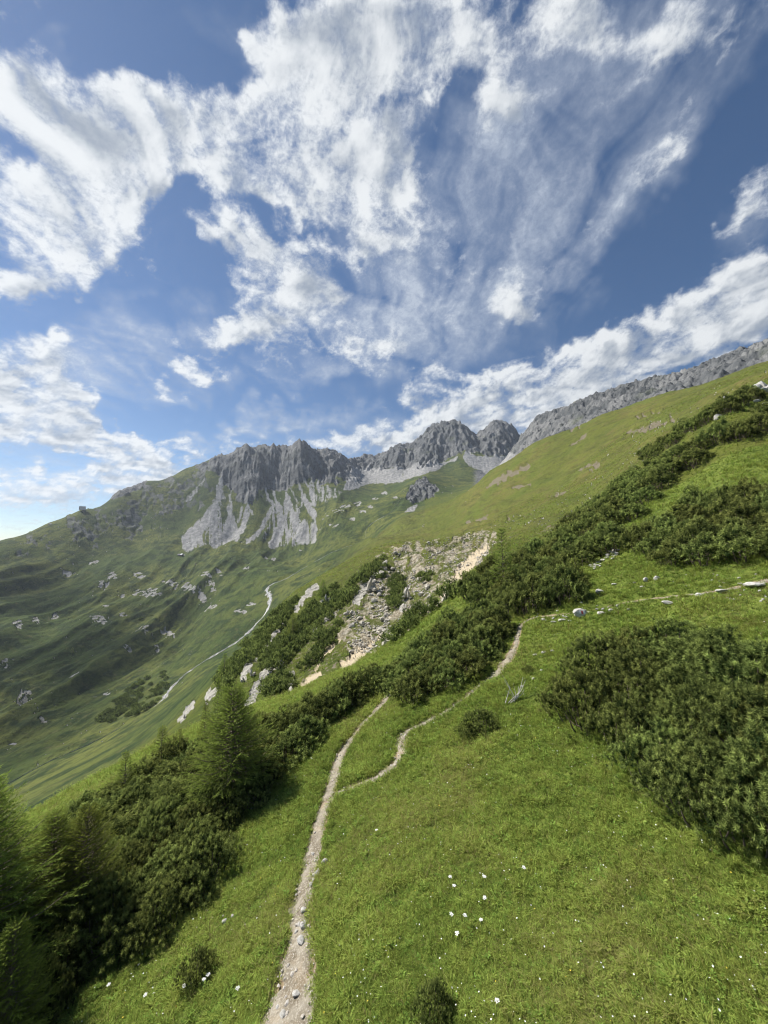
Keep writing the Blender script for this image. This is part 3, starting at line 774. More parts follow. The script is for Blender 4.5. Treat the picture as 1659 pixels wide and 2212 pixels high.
m = NT('cloud')
p = m.pos(); pn = m.n('ShaderNodeVectorMath', operation='NORMALIZE'); m.l(p, pn.inputs[0])
mp = m.scaled(pn.outputs[0], (1, 1, 1.35))
f1 = m.noise(34, 6, .62, mp, .8); f2 = m.noise(90, 4, .6, mp, .5)
f3 = m.noise(230, 3, .6, mp, .4)
fine = m.math('ADD', m.math('ADD', m.math('MULTIPLY', m.math('SUBTRACT', f1, .5), .80), m.math('MULTIPLY', m.math('SUBTRACT', f2, .5), .50)), m.math('MULTIPLY', m.math('SUBTRACT', f3, .5), .22))
ad = m.attr('cloud_cover').outputs['Fac']; av = m.attr('cloud_veil').outputs['Fac']; alit = m.attr('cloud_light').outputs['Fac']
a1 = m.ramp(m.math('ADD', ad, fine), -.24, .60)
a2 = m.math('MULTIPLY', av, m.math('ADD', .9, m.math('MULTIPLY', fine, 1.3)), True)
al = m.math('SUBTRACT', 1.0, m.math('MULTIPLY', m.math('SUBTRACT', 1.0, m.math('MULTIPLY', a1, .97)), m.math('SUBTRACT', 1.0, m.math('MULTIPLY', a2, .8))))
lt = m.math('ADD', alit, m.math('MULTIPLY', fine, .25), True)
cc = m.mix(m.ramp(lt, .12, .95), (.35, .41, .50), (.95, .98, 1.0))
cc = m.mix(m.math('MULTIPLY', m.math('SUBTRACT', 1.0, a1), .75), cc, (.56, .64, .77))
em = m.n('ShaderNodeEmission'); m.l(cc, em.inputs[0]); em.inputs[1].default_value = .57
tr = m.n('ShaderNodeBsdfTransparent'); mx = m.n('ShaderNodeMixShader')
m.l(al, mx.inputs[0]); m.l(tr.outputs[0], mx.inputs[1]); m.l(em.outputs[0], mx.inputs[2]); m.l(mx.outputs[0], m.out.inputs[0])
m.mat.cycles.emission_sampling = 'NONE'
sky = tag(link('sky', mesh_np('sky', SV[u_], inv_.reshape(-1, 4), m.mat, True,
      {'cloud_cover': dens.ravel()[u_], 'cloud_veil': np.clip(dveil, 0, 1).ravel()[u_], 'cloud_light': lit.ravel()[u_]})), kind='structure')
# ------------------------------------------------------------------ plant builders
def unit(v): return v / (np.linalg.norm(v, axis=-1, keepdims=True) + 1e-9)

def plume_tris(P, A, L, nb, bl, bw, shade, rg, spread=.62):
    """needle plumes: nb needle blades round each axis -> verts, tris, shade"""
    n = len(P)
    ref = np.where(np.abs(A[:, 2:3]) < .9, np.array([[0, 0, 1.0]]), np.array([[1.0, 0, 0]]))
    U = unit(np.cross(A, ref)); V = np.cross(A, U)
    t = (np.arange(nb) + .4)[None] / nb + rg.uniform(-.05, .05, (n, nb))
    ph = np.arange(nb)[None] * 2.4 + rg.uniform(0, 6.28, (n, 1)) + rg.uniform(-.3, .3, (n, nb))
    out = np.cos(ph)[..., None] * U[:, None] + np.sin(ph)[..., None] * V[:, None]
    sp = (spread * (1.15 - .55 * t))[..., None]
    D = unit(A[:, None] * (1 - sp * .35) + out * sp + rg.normal(0, .08, (n, nb, 3)))
    B = P[:, None] + A[:, None] * (t * L[:, None])[..., None]
    S = unit(np.cross(D, out + rg.normal(0, .6, (n, nb, 3))))
    l_ = (bl * rg.uniform(.75, 1.2, (n, nb)))[..., None]; w_ = bw * .5
    v0 = B + S * w_; v1 = B - S * w_; v2 = B + D * l_
    verts = np.stack([v0, v1, v2], 2).reshape(-1, 3)
    tris = np.arange(len(verts)).reshape(-1, 3)
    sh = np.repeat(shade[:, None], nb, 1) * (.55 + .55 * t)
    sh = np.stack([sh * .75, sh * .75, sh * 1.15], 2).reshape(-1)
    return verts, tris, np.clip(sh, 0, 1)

def tube_np(pts, r0, r1, sides=4):
    P = np.array(pts, float); n = len(P)
    T = unit(np.gradient(P, axis=0)); ref = np.array([.3, .2, 1.0]) if abs(T[0][2]) < .9 else np.array([1.0, .1, 0])
    U = unit(np.cross(T, ref)); V = np.cross(T, U)
    r = np.linspace(r0, r1, n)[:, None, None]; a = np.arange(sides) * 2 * np.pi / sides
    v = P[:, None] + r * (np.cos(a)[None, :, None] * U[:, None] + np.sin(a)[None, :, None] * V[:, None])
    f = []
    for i in range(n - 1):
        for j in range(sides):
            f.append((i * sides + j, i * sides + (j + 1) % sides, (i + 1) * sides + (j + 1) % sides, (i + 1) * sides + j))
    return v.reshape(-1, 3), np.array(f)

def join(parts):
    V, F, o = [], [], 0
    for v, f in parts:
        V.append(v); F.append(f + o); o += len(v)
    return np.concatenate(V), np.concatenate(F)

def pine_shrub(seed, W, H, nout, nb, L, bl, bw, stems=True, lobes=17, spread=.8):
    """low mountain pine: many stems leaning out from one root, each ending in upright plumes"""
    rg = np.random.default_rng(seed)
    C, Rr, st = [], [], []
    for i in range(lobes):
        a = i * 2.4 + rg.uniform(-.4, .4); q = W * .43 * math.sqrt((i + .3) / lobes)
        h = H * rg.uniform(.52, .70) * (1.10 - .98 * q / (W * .5))
        C.append((q * math.cos(a), q * math.sin(a), h)); Rr.append(W * rg.uniform(.12, .20))
        s = Vector((q * .08 * math.cos(a), q * .08 * math.sin(a), -.25))
        e = Vector((q * .82 * math.cos(a), q * .82 * math.sin(a), h))
        pts = [s.lerp(e, t) + Vector((q * .15 * math.cos(a), q * .15 * math.sin(a), -.20 * h)) * math.sin(t * 3.14) for t in np.linspace(0, 1, 6)]
        st.append(tube_np(pts, .030 * W / 2, .009 * W / 2))
        for _ in range(2 if i < lobes * .45 else 0):
            k = rg.integers(2, 5); d = rg.normal(0, 1, 3); d[2] = abs(d[2]) * .6
            p = pts[k]; e2 = Vector(p) + Vector(d).normalized() * Rr[-1] * 1.1
            st.append(tube_np([p, Vector(p).lerp(e2, .5) + Vector((0, 0, -.04)), e2], .016 * W / 2, .006 * W / 2, 3))
    C = np.array(C); Rr = np.array(Rr)
    k = rg.integers(0, lobes, nout)
    d = unit(rg.normal(0, 1, (nout, 3)) + np.array([0, 0, .25])); d[:, 2] = np.where(d[:, 2] < -.45, -d[:, 2], d[:, 2])
    lay = np.where(rg.random(nout) < .62, rg.uniform(.86, 1.12, nout), rg.uniform(.35, .86, nout))
    P = C[k] + d * (Rr[k] * lay)[:, None] * np.array([1, 1, H / W * 1.25])
    P[:, 2] = np.maximum(P[:, 2], rg.uniform(.02, .14, nout))
    A = unit(d * 1.0 + np.array([0, 0, .55]) + rg.normal(0, .16, (nout, 3)))
    sh = np.clip((lay - .55) / .45, 0, 1) ** 1.3 * rg.uniform(.35, 1.1, nout) * rg.uniform(.6, 1.2, lobes)[k]  # inner plumes go dark: self-shadow of the gaps painted in
    LL = L * rg.uniform(.7, 1.25, nout)
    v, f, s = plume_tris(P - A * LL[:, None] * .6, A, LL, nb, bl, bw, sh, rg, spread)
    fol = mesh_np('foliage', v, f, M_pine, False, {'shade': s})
    stm = None
    if stems:
        sv, sf = join(st); stm = mesh_np('branches', sv, sf, M_bark, True)
    return fol, stm

def spruce(seed, H, Wd, whorls, per, tw, nb, bl, bw):
    rg = np.random.default_rng(seed)
    P, A, LL, sh, st = [], [], [], [], []
    for i in range(whorls):
        u = (i + .5) / whorls
        z = H * (.05 + .93 * u)
        ln = Wd * .5 * (1 - u) ** (.95 if Wd < 2.5 else .85) * rg.uniform(.85, 1.1) + .05 * H / 4.5
        nbn = max(4, int(per * (1 - .45 * u)))
        a0 = rg.uniform(0, 6.28)
        for j in range(nbn):
            a = a0 + j * 6.283 / nbn + rg.uniform(-.25, .25)
            l = ln * rg.uniform(.72, 1.12)
            up = .15 + .75 * u ** 1.5; l *= rg.choice([1, 1, 1, .7, 1.15])
            c = np.array([math.cos(a), math.sin(a), 0])
            ts = np.linspace(0, 1, 5)
            pts = [np.array([0, 0, z]) + c * l * t + np.array([0, 0, l * (up * t - .55 * (1 - u) * t + .42 * t ** 3 * (1 - u * .5))]) for t in ts]
            st.append(tube_np(pts, .012 * H / 4.5 + .008 * l, .004, 3))
            m = max(3, int(tw * l / (Wd * .5) + 2))
            for q in range(m):
                t = .22 + .78 * (q + rg.uniform(.2, .8)) / m
                p = np.array([np.interp(t, ts, [w[x] for w in pts]) for x in range(3)])
                side = np.array([-c[1], c[0], 0]) * (1 if q % 2 else -1)
                ax = c * rg.uniform(.45, .9) + side * rg.uniform(.25, .8) * (1.15 - t * .7) + np.array([0, 0, -.22 + .75 * u + rg.uniform(-.12, .16)])
                P.append(p); A.append(ax / np.linalg.norm(ax)); LL.append((.20 + .24 * (1 - t * .4)) * (.55 + .55 * l / (Wd * .5)) * H / 4.5)
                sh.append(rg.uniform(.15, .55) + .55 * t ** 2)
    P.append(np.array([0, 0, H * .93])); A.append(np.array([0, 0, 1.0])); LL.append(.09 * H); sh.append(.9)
    v, f, s = plume_tris(np.array(P), np.array(A), np.array(LL), nb, bl, bw, np.array(sh), rg, .75)
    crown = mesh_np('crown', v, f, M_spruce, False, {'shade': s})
    tv, tf = join([tube_np([(0, 0, -.4), (.01, 0, H * .3), (0, .01, H * .65), (0, 0, H * .97)], .055 * H / 4, .008, 7)] + st)
    return crown, mesh_np('trunk', tv, tf, M_bark, True)

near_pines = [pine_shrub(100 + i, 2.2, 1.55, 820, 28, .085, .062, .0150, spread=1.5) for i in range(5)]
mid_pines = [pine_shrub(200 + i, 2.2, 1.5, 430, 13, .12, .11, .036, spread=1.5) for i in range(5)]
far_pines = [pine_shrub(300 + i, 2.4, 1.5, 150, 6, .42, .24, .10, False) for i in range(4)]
spruces = [spruce(400, 4.6, 2.9, 34, 14, 18, 18, .062, .015), spruce(401, 4.4, 3.0, 32, 13, 17, 18, .062, .015)]
slim_spruces = [spruce(410 + i, 4.0, 1.9, 20, 7, 8, 8, .10, .032) for i in range(2)]

def put_plant(name, protos, x, y, width, height, label, cat, group, base_w, base_h, rz=None, tilt=0.06, sink=.06, parts=('foliage', 'branches')):
    fol, stm = protos[int(rng.integers(len(protos)))]
    z = ground_z(x, y)
    rz = rng.uniform(0, 6.28) if rz is None else rz
    sw, sh_ = width / base_w, height / base_h
    rot = (rng.uniform(-tilt, tilt), rng.uniform(-tilt, tilt), rz)
    if stm is None:
        return tag(link(name, fol, None, (x, y, z - sink * height), rot, (sw, sw, sh_)), label, cat, group)
    o = link(name, None, None, (x, y, z - sink * height), rot, (sw, sw, sh_))
    tag(o, label, cat, group)
    link(parts[0], fol, o); link(parts[1], stm, o)
    return o

placed = []
STUFF = []
def inside(px, py, poly):
    return poly_dist(np.array([px]), np.array([py]), poly)[0] > 0
def fill(poly, spacing, wr, ar, label, group, rmin, lod, limit=200, name='mountain_pine', avoid=()):
    xs = [p[0] for p in poly]; ys = [p[1] for p in poly]; n = 0
    if not isinstance(label, (list, tuple)): label = [(0, 0, label)]
    made = []
    for _ in range(limit * 40):
        px, py = rng.uniform(min(xs), max(xs)), rng.uniform(min(ys), max(ys))
        if not inside(px, py, poly): continue
        h = hit(px, py, rmin)
        if h is None: continue
        if any((h.x - q[0]) ** 2 + (h.y - q[1]) ** 2 < (spacing * .5 + q[2] * .5) ** 2 * .8 for q in placed): continue
        if any((h.x - q[0]) ** 2 + (h.y - q[1]) ** 2 < q[2] ** 2 for q in avoid): continue
        w = rng.uniform(*wr); placed.append((h.x, h.y, spacing))
        L = lod
        if L == 'stuff':
            STUFF.append((h.x, h.y, w, w * rng.uniform(*ar))); n += 1
            if n >= limit: break
            continue
        if L == 'auto': L = 'near' if math.hypot(h.x, h.y) < 17 else 'mid'
        pr, bw_, bh_ = {'near': (near_pines, 2.2, 1.55), 'mid': (mid_pines, 2.2, 1.5), 'far': (far_pines, 2.4, 1.5)}[L]
        ob = put_plant(name, pr, h.x, h.y, w, w * rng.uniform(*ar), None, 'shrub', group, bw_, bh_)
        made.append((px, py, ob))
        n += 1
        if n >= limit: break
    # name each shrub by the landmark it grows nearest to, then by its turn from the left
    bins = {}
    for px, py, ob in made:
        a_ = min(label, key=lambda q: (q[0] - px) ** 2 + (q[1] - py) ** 2)
        bins.setdefault(a_[2], []).append((px, ob))
    for ph, L_ in bins.items():
        L_.sort(key=lambda q: q[0])
        for i_, (_, ob) in enumerate(L_):
            turn = 'alone there' if len(L_) == 1 else ORD[i_] + ' from left' if i_ < len(L_) - 1 or i_ > 10 else 'rightmost one'
            ob['label'] = 'mountain pine ' + ph + ', ' + turn
    return n
ORD = ['first', 'second', 'third', 'fourth', 'fifth', 'sixth', 'seventh', 'eighth', 'ninth', 'tenth', 'eleventh', 'twelfth', 'thirteenth', 'fourteenth', 'fifteenth', 'sixteenth', 'seventeenth', 'eighteenth']

# ------------------------------------------------------------------ spruces
def tip_height(bx, by, tx, ty, rmin=3):
    h = hit(bx, by, rmin); dx, dy, dz = ray(tx, ty)
    return h, dz / math.hypot(dx, dy) * math.hypot(h.x, h.y) + CAM_H - h.z
SPR = [((500,1742),(494,1486),1.22,'big',0,'tall bright green spruce standing at the left edge of the meadow above the trail'),
       ((172,2030),(170,1742),1.05,'big',1,'bushy spruce with a pointed top, right hand one of the pair at the left border'),
       ((100,2050),(118,1758),1.1,'big',0,'broad spruce with sunlit left flank, left hand one of the pair at the left border'),
       ((8,2130),(10,1845),.80,'big',1,'dark spruce cut by the left border beside the pair of bushy spruces'),
       ((8,2330),(5,2010),.9,'big',0,'shadowed spruce filling the bottom left corner'),
       ((-95,2160),(-150,1700),1.0,'big',0,'dark spruce at the very left border added to shade the corner'),  # added to cast shade on the corner trees
       ((-107,2262),(-120,1690),1.2,'big',1,'dark spruce added outside the left border to shade the corner spruce'),  # added beyond the frame edge as a sun blocker for the corner spruce
       ((268,1735),(277,1620),1.1,'slim',0,'small spruce poking out of the pine thicket, leftmost of the small spruces'),
       ((346,1680),(345,1570),1.3,'slim',1,'small bushy spruce on the ridge of the pine thicket between two thinner ones'),
       ((386,1655),(386,1574),.8,'slim',0,'thin little spruce right of the small bushy one on the thicket ridge'),
       ((440,1615),(441,1512),.75,'slim',1,'narrow dark spruce just left of the tall bright spruce'),
       ((468,1600),(473,1462),.55,'slim',0,'very slender dark spruce directly behind the tall bright spruce'),
       ((1090,1290),(1106,1140),.9,'slim',1,'pointed dark spruce rising from the pine clump right of the rubble slope')]
avoid_sp = []
for (b, t, wk, kind, vi, lab) in SPR:
    h, hh = tip_height(*b, *t)
    pr = spruces if kind == 'big' else slim_spruces
    bw_, bh_ = (2.8, 4.5) if kind == 'big' else (1.5, 4.0)
    wdt = hh / bh_ * bw_ * wk
    put_plant('spruce', [pr[vi]], h.x, h.y, wdt, hh, lab, 'tree', 'spruces', bw_, bh_, tilt=.02, sink=.01, parts=('crown', 'trunk'))
    avoid_sp.append((h.x, h.y, wdt * .33))
for (b, t, lab) in (((484,1462),(502,1410),'tiny dark spruce on the lower left edge of the rubble slope'), ((632,1378),(635,1326),'slim lone spruce among the pines in the middle of the rubble slope'),
                    ((698,1296),(694,1252),'dark spruce crowning the pinnacle at the upper left of the rubble slope'), ((156,1410),(155,1398),'tiny lone spruce on the grassy far side of the valley')):
    h, hh = tip_height(*b, *t, 40)
    put_plant('spruce', slim_spruces, h.x, h.y, hh * .5, hh, lab, 'tree', 'spruces', 1.5, 4.0, tilt=.02, sink=.01, parts=('crown', 'trunk'))

# ------------------------------------------------------------------ mountain pines
BIGN = []
BIG = [(1268,1560,1.9,.85,'lowest shrub at the left tip of the big pine clump right of the trail'),(1300,1470,2.0,.8,'shrub at the upper left corner of the big pine clump right of the trail'),
       (1360,1620,2.0,.8,None),(1385,1450,2.1,.75,None),(1380,1540,2.1,.85,None),(1440,1690,2.0,.8,None),(1460,1580,2.3,.85,None),(1470,1450,2.2,.75,None),(1530,1480,2.2,.75,None),
       (1520,1750,2.1,.8,None),(1550,1620,2.3,.85,None),(1590,1510,2.2,.8,None),(1600,1790,2.1,.85,'pine shrub overhanging the shadowed hollow at the right border'),(1640,1660,2.4,.9,None),(1660,1540,2.2,.8,None),(1690,1800,2.3,.9,None),(1740,1640,2.4,.9,None),(1780,1760,2.4,.9,None)]
for (bx, by, w, ar, lab) in BIG:
    h = hit(bx, by); placed.append((h.x, h.y, w * .6))
    BIGN.append(lab is None)
    put_plant('mountain_pine', near_pines, h.x, h.y, w * (1.4 if by < 1565 else 1.08), w * ar * (1.45 if by < 1565 else 1.15), lab or 'mountain pine in the big clump at right border, %s from its left tip' % ORD[sum(BIGN) - 1], 'shrub', 'mountain pines of the big clump at the right border', 2.2, 1.55)
for (bx, by, w, ar, lab) in ((1042,1572,1.5,.62,'low spreading pine shrub alone on the meadow below the fork of the side path'), (425,2118,.95,.85,'small pine bush alone in the grass left of the trail'),
                             (938,2200,.75,1.0,'little pine sapling alone in the grass at the bottom edge'), (95,2210,1.2,1.6,'tall columnar pine shrub near the bottom left corner'),
                             (500,1790,.9,.9,'brownish low pine shrub at the foot of the tall spruce'), (1142,1452,.7,.5,'flat dark bush beside the pale stones on the upper meadow'), (1010,1585,.9,.6,'flat pine shrub touching the low spreading one on the meadow')):
    h = hit(bx, by); placed.append((h.x, h.y, w))
    put_plant('mountain_pine', near_pines, h.x, h.y, w, w * ar, lab, 'shrub', 'single mountain pines on the meadow', 2.2, 1.55)

STAND = [(0,1900),(90,1850),(190,1770),(330,1690),(430,1635),(520,1600),(600,1590),(690,1560),(700,1575),(640,1630),(580,1690),(535,1760),(475,1850),(420,1955),(350,2010),(260,2070),(170,2090),(100,2160),(50,2200),(0,2220)]
fill(STAND, 1.05, (2.0, 2.8), (.65, .9), [(500,1800,'by the foot of the tall spruce'),(600,1640,'where the thicket narrows right of the tall spruce'),(330,1730,'under the small spruces on the thicket ridge'),(420,1900,'at the meadow edge of the thicket'),(330,2050,'at the lower end of the thicket'),(230,1850,'right of the two bushy spruces'),(60,1900,'behind the two bushy spruces'),(100,2150,'in the shadowed bottom left corner'),(420,1700,'just left of the tall spruce'),(200,2030,'below the two bushy spruces'),(330,1880,'in the middle of the thicket')], 'mountain pines of the thicket left of the trail', 3, 'auto', 90, avoid=avoid_sp)
LIP = [(560,1600),(640,1560),(720,1520),(790,1492),(850,1462),(930,1405),(1000,1345),(1050,1335),(1085,1375),(1070,1425),(1000,1470),(930,1505),(880,1515),(856,1497),(826,1497),(790,1512),(720,1545),(650,1588)]
fill(LIP, .95, (1.8, 2.6), (.7, .95), [(600,1590,'in the hedge right behind the tall spruce'),(720,1530,'in the hedge left of the trail end'),(830,1490,'around the trail end'),(930,1490,'in the hedge right of the trail end'),(960,1400,'on the hedge top against the rubble'),(1040,1400,'in the hedge beside the side path')], 'mountain pines along the lip of the rubble slope', 8, 'auto', 55)
fill([(1015,1290),(1060,1240),(1120,1225),(1235,1262),(1225,1298),(1150,1322),(1080,1325)], 1.6, (2.4, 3.2), (.8, 1.05), [(1030,1280,'at the left end of the clump by the pointed spruce'),(1110,1240,'behind the pointed spruce'),(1110,1310,'at the front of the clump by the pointed spruce'),(1200,1290,'above the bend of the side path')], 'mountain pines above the bend of the side path', 12, 'mid', 40)
fill([(1370,1200),(1420,1150),(1500,1100),(1600,1085),(1750,1070),(1750,1200),(1600,1212),(1480,1220),(1390,1225)], 1.6, (2.3, 3.1), (.7, .95), [(1400,1190,'at the left tip of the clump above the stony ledge'),(1490,1110,'on top of the clump above the stony ledge'),(1500,1200,'on the front of the clump above the stony ledge'),(1640,1100,'upper right in the clump above the stony ledge'),(1640,1200,'over the broad pale slab')], 'mountain pines above the stony ledge', 12, 'mid', 36)
fill([(1100,1245),(1180,1185),(1260,1125),(1330,1065),(1400,1022),(1480,985),(1560,950),(1700,905),(1700,925),(1560,980),(1490,1012),(1425,1062),(1375,1130),(1330,1190),(1250,1225),(1160,1262)], 2.1, (2.9, 3.9), (.65, .9), [(1140,1225,'at the low end of the climbing band'),(1230,1160,'in the lower climbing band against the golden slope'),(1240,1215,'low in the climbing band, meadow side'),(1330,1080,'halfway up the climbing band, golden slope side'),(1360,1150,'halfway up the climbing band, meadow side'),(1430,1010,'in the upper climbing band, golden slope side'),(1470,1050,'in the upper climbing band, meadow side'),(1560,950,'at the top of the climbing band')], 'mountain pines in the band climbing the right slope', 15, 'mid', 62)
fill([(1380,985),(1470,940),(1560,886),(1630,852),(1640,864),(1565,902),(1480,952),(1395,1000)], 1.5, (2.2, 2.8), (.8, 1.0), [(1420,1000,'at the low end of the row under the golden slope'),(1520,930,'in the row under the golden slope left of the cairn'),(1620,880,'at the top of the row right of the cairn')], 'mountain pines in the row below the golden slope', 20, 'mid', 20)
# on the rubble slope
for poly, lim in (([(640,1450),(700,1340),(760,1310),(740,1390),(690,1440)], 10), ([(850,1390),(930,1345),(1000,1290),(1020,1260),(960,1340),(880,1395)], 8), ([(474,1470),(510,1415),(560,1365),(600,1322),(645,1285),(652,1296),(610,1352),(570,1402),(530,1444),(490,1490)], 60),
                  ([(560,1440),(620,1365),(680,1310),(725,1298),(775,1245),(805,1212),(830,1208),(795,1256),(745,1306),(690,1356),(640,1408),(600,1450)], 75),
                  ([(570,1496),(590,1465),(625,1455),(632,1480),(606,1500)], 12), ([(836,1290),(846,1250),(868,1240),(872,1290),(856,1318)], 12),
                  ([(690,1275),(720,1262),(735,1290),(700,1310)], 10), ([(800,1240),(822,1222),(840,1228),(820,1250)], 5), ([(870,1370),(905,1345),(930,1340),(905,1368)], 6), ([(905,1240),(930,1236),(925,1262)], 3)):
    fill(poly, 1.7, (2.4, 3.8), (.55, .8), 'dark pine bush clinging to the rubble slope in the middle distance', 'pine bushes on the rubble slope', 38, 'stuff', lim)
# dark thicket beside the stream far below
fill([(212,1558),(250,1505),(300,1472),(352,1452),(366,1478),(352,1508),(300,1544),(240,1566)], 3.6, (5, 8), (.5, .8), 'far dark bush in the thicket on the rocky knoll beside the stream', 'bushes on the knoll beside the stream', 180, 'stuff', 70)
fill([(295,1336),(330,1326),(345,1334),(310,1342)], 4, (4, 6), (.4, .6), 'far dark bush in the small patch on the opposite valley slope', 'bushes on the opposite valley slope', 250, 'stuff', 6)

# the many far bushes read as one dark mass: one object
_fp = []
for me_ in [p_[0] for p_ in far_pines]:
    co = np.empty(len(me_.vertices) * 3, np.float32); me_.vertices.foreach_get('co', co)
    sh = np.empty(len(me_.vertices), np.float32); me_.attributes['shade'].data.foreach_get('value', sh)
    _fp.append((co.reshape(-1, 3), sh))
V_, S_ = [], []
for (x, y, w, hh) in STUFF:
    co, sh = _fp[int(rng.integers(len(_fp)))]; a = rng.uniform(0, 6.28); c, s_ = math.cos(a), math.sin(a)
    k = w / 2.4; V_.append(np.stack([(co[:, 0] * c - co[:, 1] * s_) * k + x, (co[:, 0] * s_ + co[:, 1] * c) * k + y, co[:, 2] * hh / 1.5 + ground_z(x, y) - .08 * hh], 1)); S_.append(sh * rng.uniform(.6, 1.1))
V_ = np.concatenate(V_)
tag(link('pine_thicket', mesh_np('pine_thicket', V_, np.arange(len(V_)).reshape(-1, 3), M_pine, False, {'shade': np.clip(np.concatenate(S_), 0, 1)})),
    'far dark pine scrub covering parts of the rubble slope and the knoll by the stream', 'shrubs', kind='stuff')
# ------------------------------------------------------------------ stones, cairn, huts
def rock_mesh(seed, name='stone', sub=2, rough=.35, mat=None, flat=.7, cuts=7):
    bm = bmesh.new(); bmesh.ops.create_icosphere(bm, subdivisions=sub, radius=.5)
    rg = np.random.default_rng(seed)
    N = unit(rg.normal(0, 1, (cuts, 3))); Dd = rg.uniform(.26, .44, cuts)
    off = rg.uniform(-20, 20, 3)
    for v in bm.verts:
        c = np.array(v.co)
        for n_, d_ in zip(N, Dd):
            t = c @ n_ - d_
            if t > 0: c = c - n_ * t * .92
        c = c * (1 + rough * .35 * float(gnoise(np.array([c[0] * 4 + off[0] + c[2] * 2]), np.array([c[1] * 4 + off[1]]), seed)[0]))
        v.co = c * np.array([1, 1, flat])
    me = bpy.data.meshes.new(name); bm.to_mesh(me); bm.free(); me.materials.append(mat)
    return me
stone_m = [rock_mesh(500 + i, 'stone', 2, .5, M_stone, rng.uniform(.5, .8)) for i in range(6)]
peb_m = [rock_mesh(520 + i, 'stone', 1, .4, M_pebble, rng.uniform(.5, .8), 5) for i in range(6)]
boul_m = [rock_mesh(540 + i, 'boulder', 1, .6, M_stone_far, rng.uniform(.6, .9), 6) for i in range(6)]
def inst(name, me, x, y, size, parent=None, lift=.12, sx=1, sz=1, rmin=None):
    o = link(name, me, parent, (x, y, ground_z(x, y) + lift * size * sz), (rng.uniform(-.3, .3), rng.uniform(-.3, .3), rng.uniform(0, 6.28)), (size * sx, size, size * sz))
    return o

ROCKS = [(1253,1330,36,.6,'white limestone block with a faded red and white trail mark beside the side path'),
  (1298,1326,19,.5,'flat white stone between the marked block and the upright stone'),(1320,1322,10,1.4,'small upright white stone at the tip of the big pine clump'),
  (1214,1342,18,.5,'white stone left of the marked block on the side path'),(1197,1344,13,.4,'flat white stone at the bend of the side path'),(1230,1342,9,.6,'small white stone touching the marked block'),
  (1395,1256,14,.9,'angular white rock in the grass above the side path, left one of a pair'),(1418,1252,15,.9,'tilted white rock in the grass above the side path, right one of a pair'),(1388,1269,10,.7,'little white rock below the pair of angular rocks'),
  (1326,1263,11,.5,'flat white stone alone in the grass left of the pair of rocks'),(1296,1280,19,.7,'rugged white stone in the grass above the marked block'),(1371,1260,7,.8,'tiny pale stone left of the pair of rocks'),
  (1443,1305,30,.35,'long flat white slab right of the big pine clump top'),(1509,1288,20,.6,'pale rock on the worn ledge left of a flatter one'),(1560,1279,27,.45,'flat pale rock in the middle of the worn ledge'),
  (1630,1266,46,.32,'broad pale slab on the worn ledge at the right border'),(1247,1290,7,.6,'small white stone in the grass under the pine clump'),(1600,1262,12,.5,'small pale stone left of the broad slab'),
  (1522,911,14,.8,'white block on the ridge below the cairn, left one of the ridge rocks'),(1550,906,20,1.0,'tall white rock on the ridge just below the cairn'),(1487,924,10,.6,'small white rock low on the ridge below the cairn'),
  (1615,860,18,.45,'flat white slab right of the cairn'),(1634,868,14,.7,'white block beneath the pale outcrop at the right border'),(1652,872,10,.6,'small white block at the right border under the outcrop'),
  (701,1864,13,.8,'pale upright stone on the right edge of the trail'),(690,1880,11,.6,'grey stone beside the pale upright one at the trail edge'),(1157,1416,11,.6,'white stone, leftmost of three on the upper meadow'),(1174,1411,12,.6,'white stone, middle of three on the upper meadow'),
  (1194,1407,10,.6,'white stone, rightmost of three on the upper meadow'),(1171,1449,9,.5,'white stone above the flat dark bush on the upper meadow'),(1153,1468,12,.5,'pale stone below the flat dark bush on the upper meadow'),(1128,1484,11,.5,'pale stone beside the bleached twigs')]
for i, (px, py, wpx, hk, lab) in enumerate(ROCKS):
    h = hit(px, py); sz = wpx / FOC * h.y * 1.15
    o = link('rock', None, None, (h.x, h.y, h.z + sz * hk * .18), (0, 0, 0))
    tag(o, lab, 'rock', 'pale rocks on the slope')
    ch = link('stone', stone_m[i % 6], o, (0, 0, 0), (rng.uniform(-.2, .2), rng.uniform(-.2, .2), rng.uniform(-.5, .5)), (sz, sz * .7, sz * hk * 1.1))
    if i == 0:      # the painted trail mark on the face towards the camera
        def paint(nm, x0, x1, mt):
            V, F = [], []
            for a in range(4):
                for b in range(4):
                    u = x0 + (x1 - x0) * a / 3; w = .02 + .20 * b / 3
                    V.append((u * sz, -sz * .345 + .10 * sz * (w - .02), w * sz))
            dep = bpy.context.evaluated_depsgraph_get(); M_ = ch.matrix_local
            V2 = []
            inv = Matrix.LocRotScale(ch.location, ch.rotation_euler, ch.scale)
            for v in V:
                o_ = inv.inverted() @ Vector((v[0], -3 * sz, v[2])); d_ = (inv.inverted().to_3x3() @ Vector((0, 1, 0))).normalized()
                from mathutils.bvhtree import BVHTree
                bvh = BVHTree.FromPolygons([x.co for x in ch.data.vertices], [p.vertices[:] for p in ch.data.polygons])
                r_ = bvh.ray_cast(o_, d_)
                p_ = inv @ r_[0] if r_[0] else Vector(v)
                V2.append((p_.x, p_.y - .006, p_.z))
            for a in range(3):
                for b in range(3):
                    F.append((a * 4 + b, (a + 1) * 4 + b, (a + 1) * 4 + b + 1, a * 4 + b + 1))
            link(nm, mesh_np(nm, np.array(V2), np.array(F), mt, False), o)
        paint('red_mark', -.05, .05, M_redpaint); paint('white_mark', -.15, -.055, M_whitepaint); paint('white_mark', .055, .15, M_whitepaint)

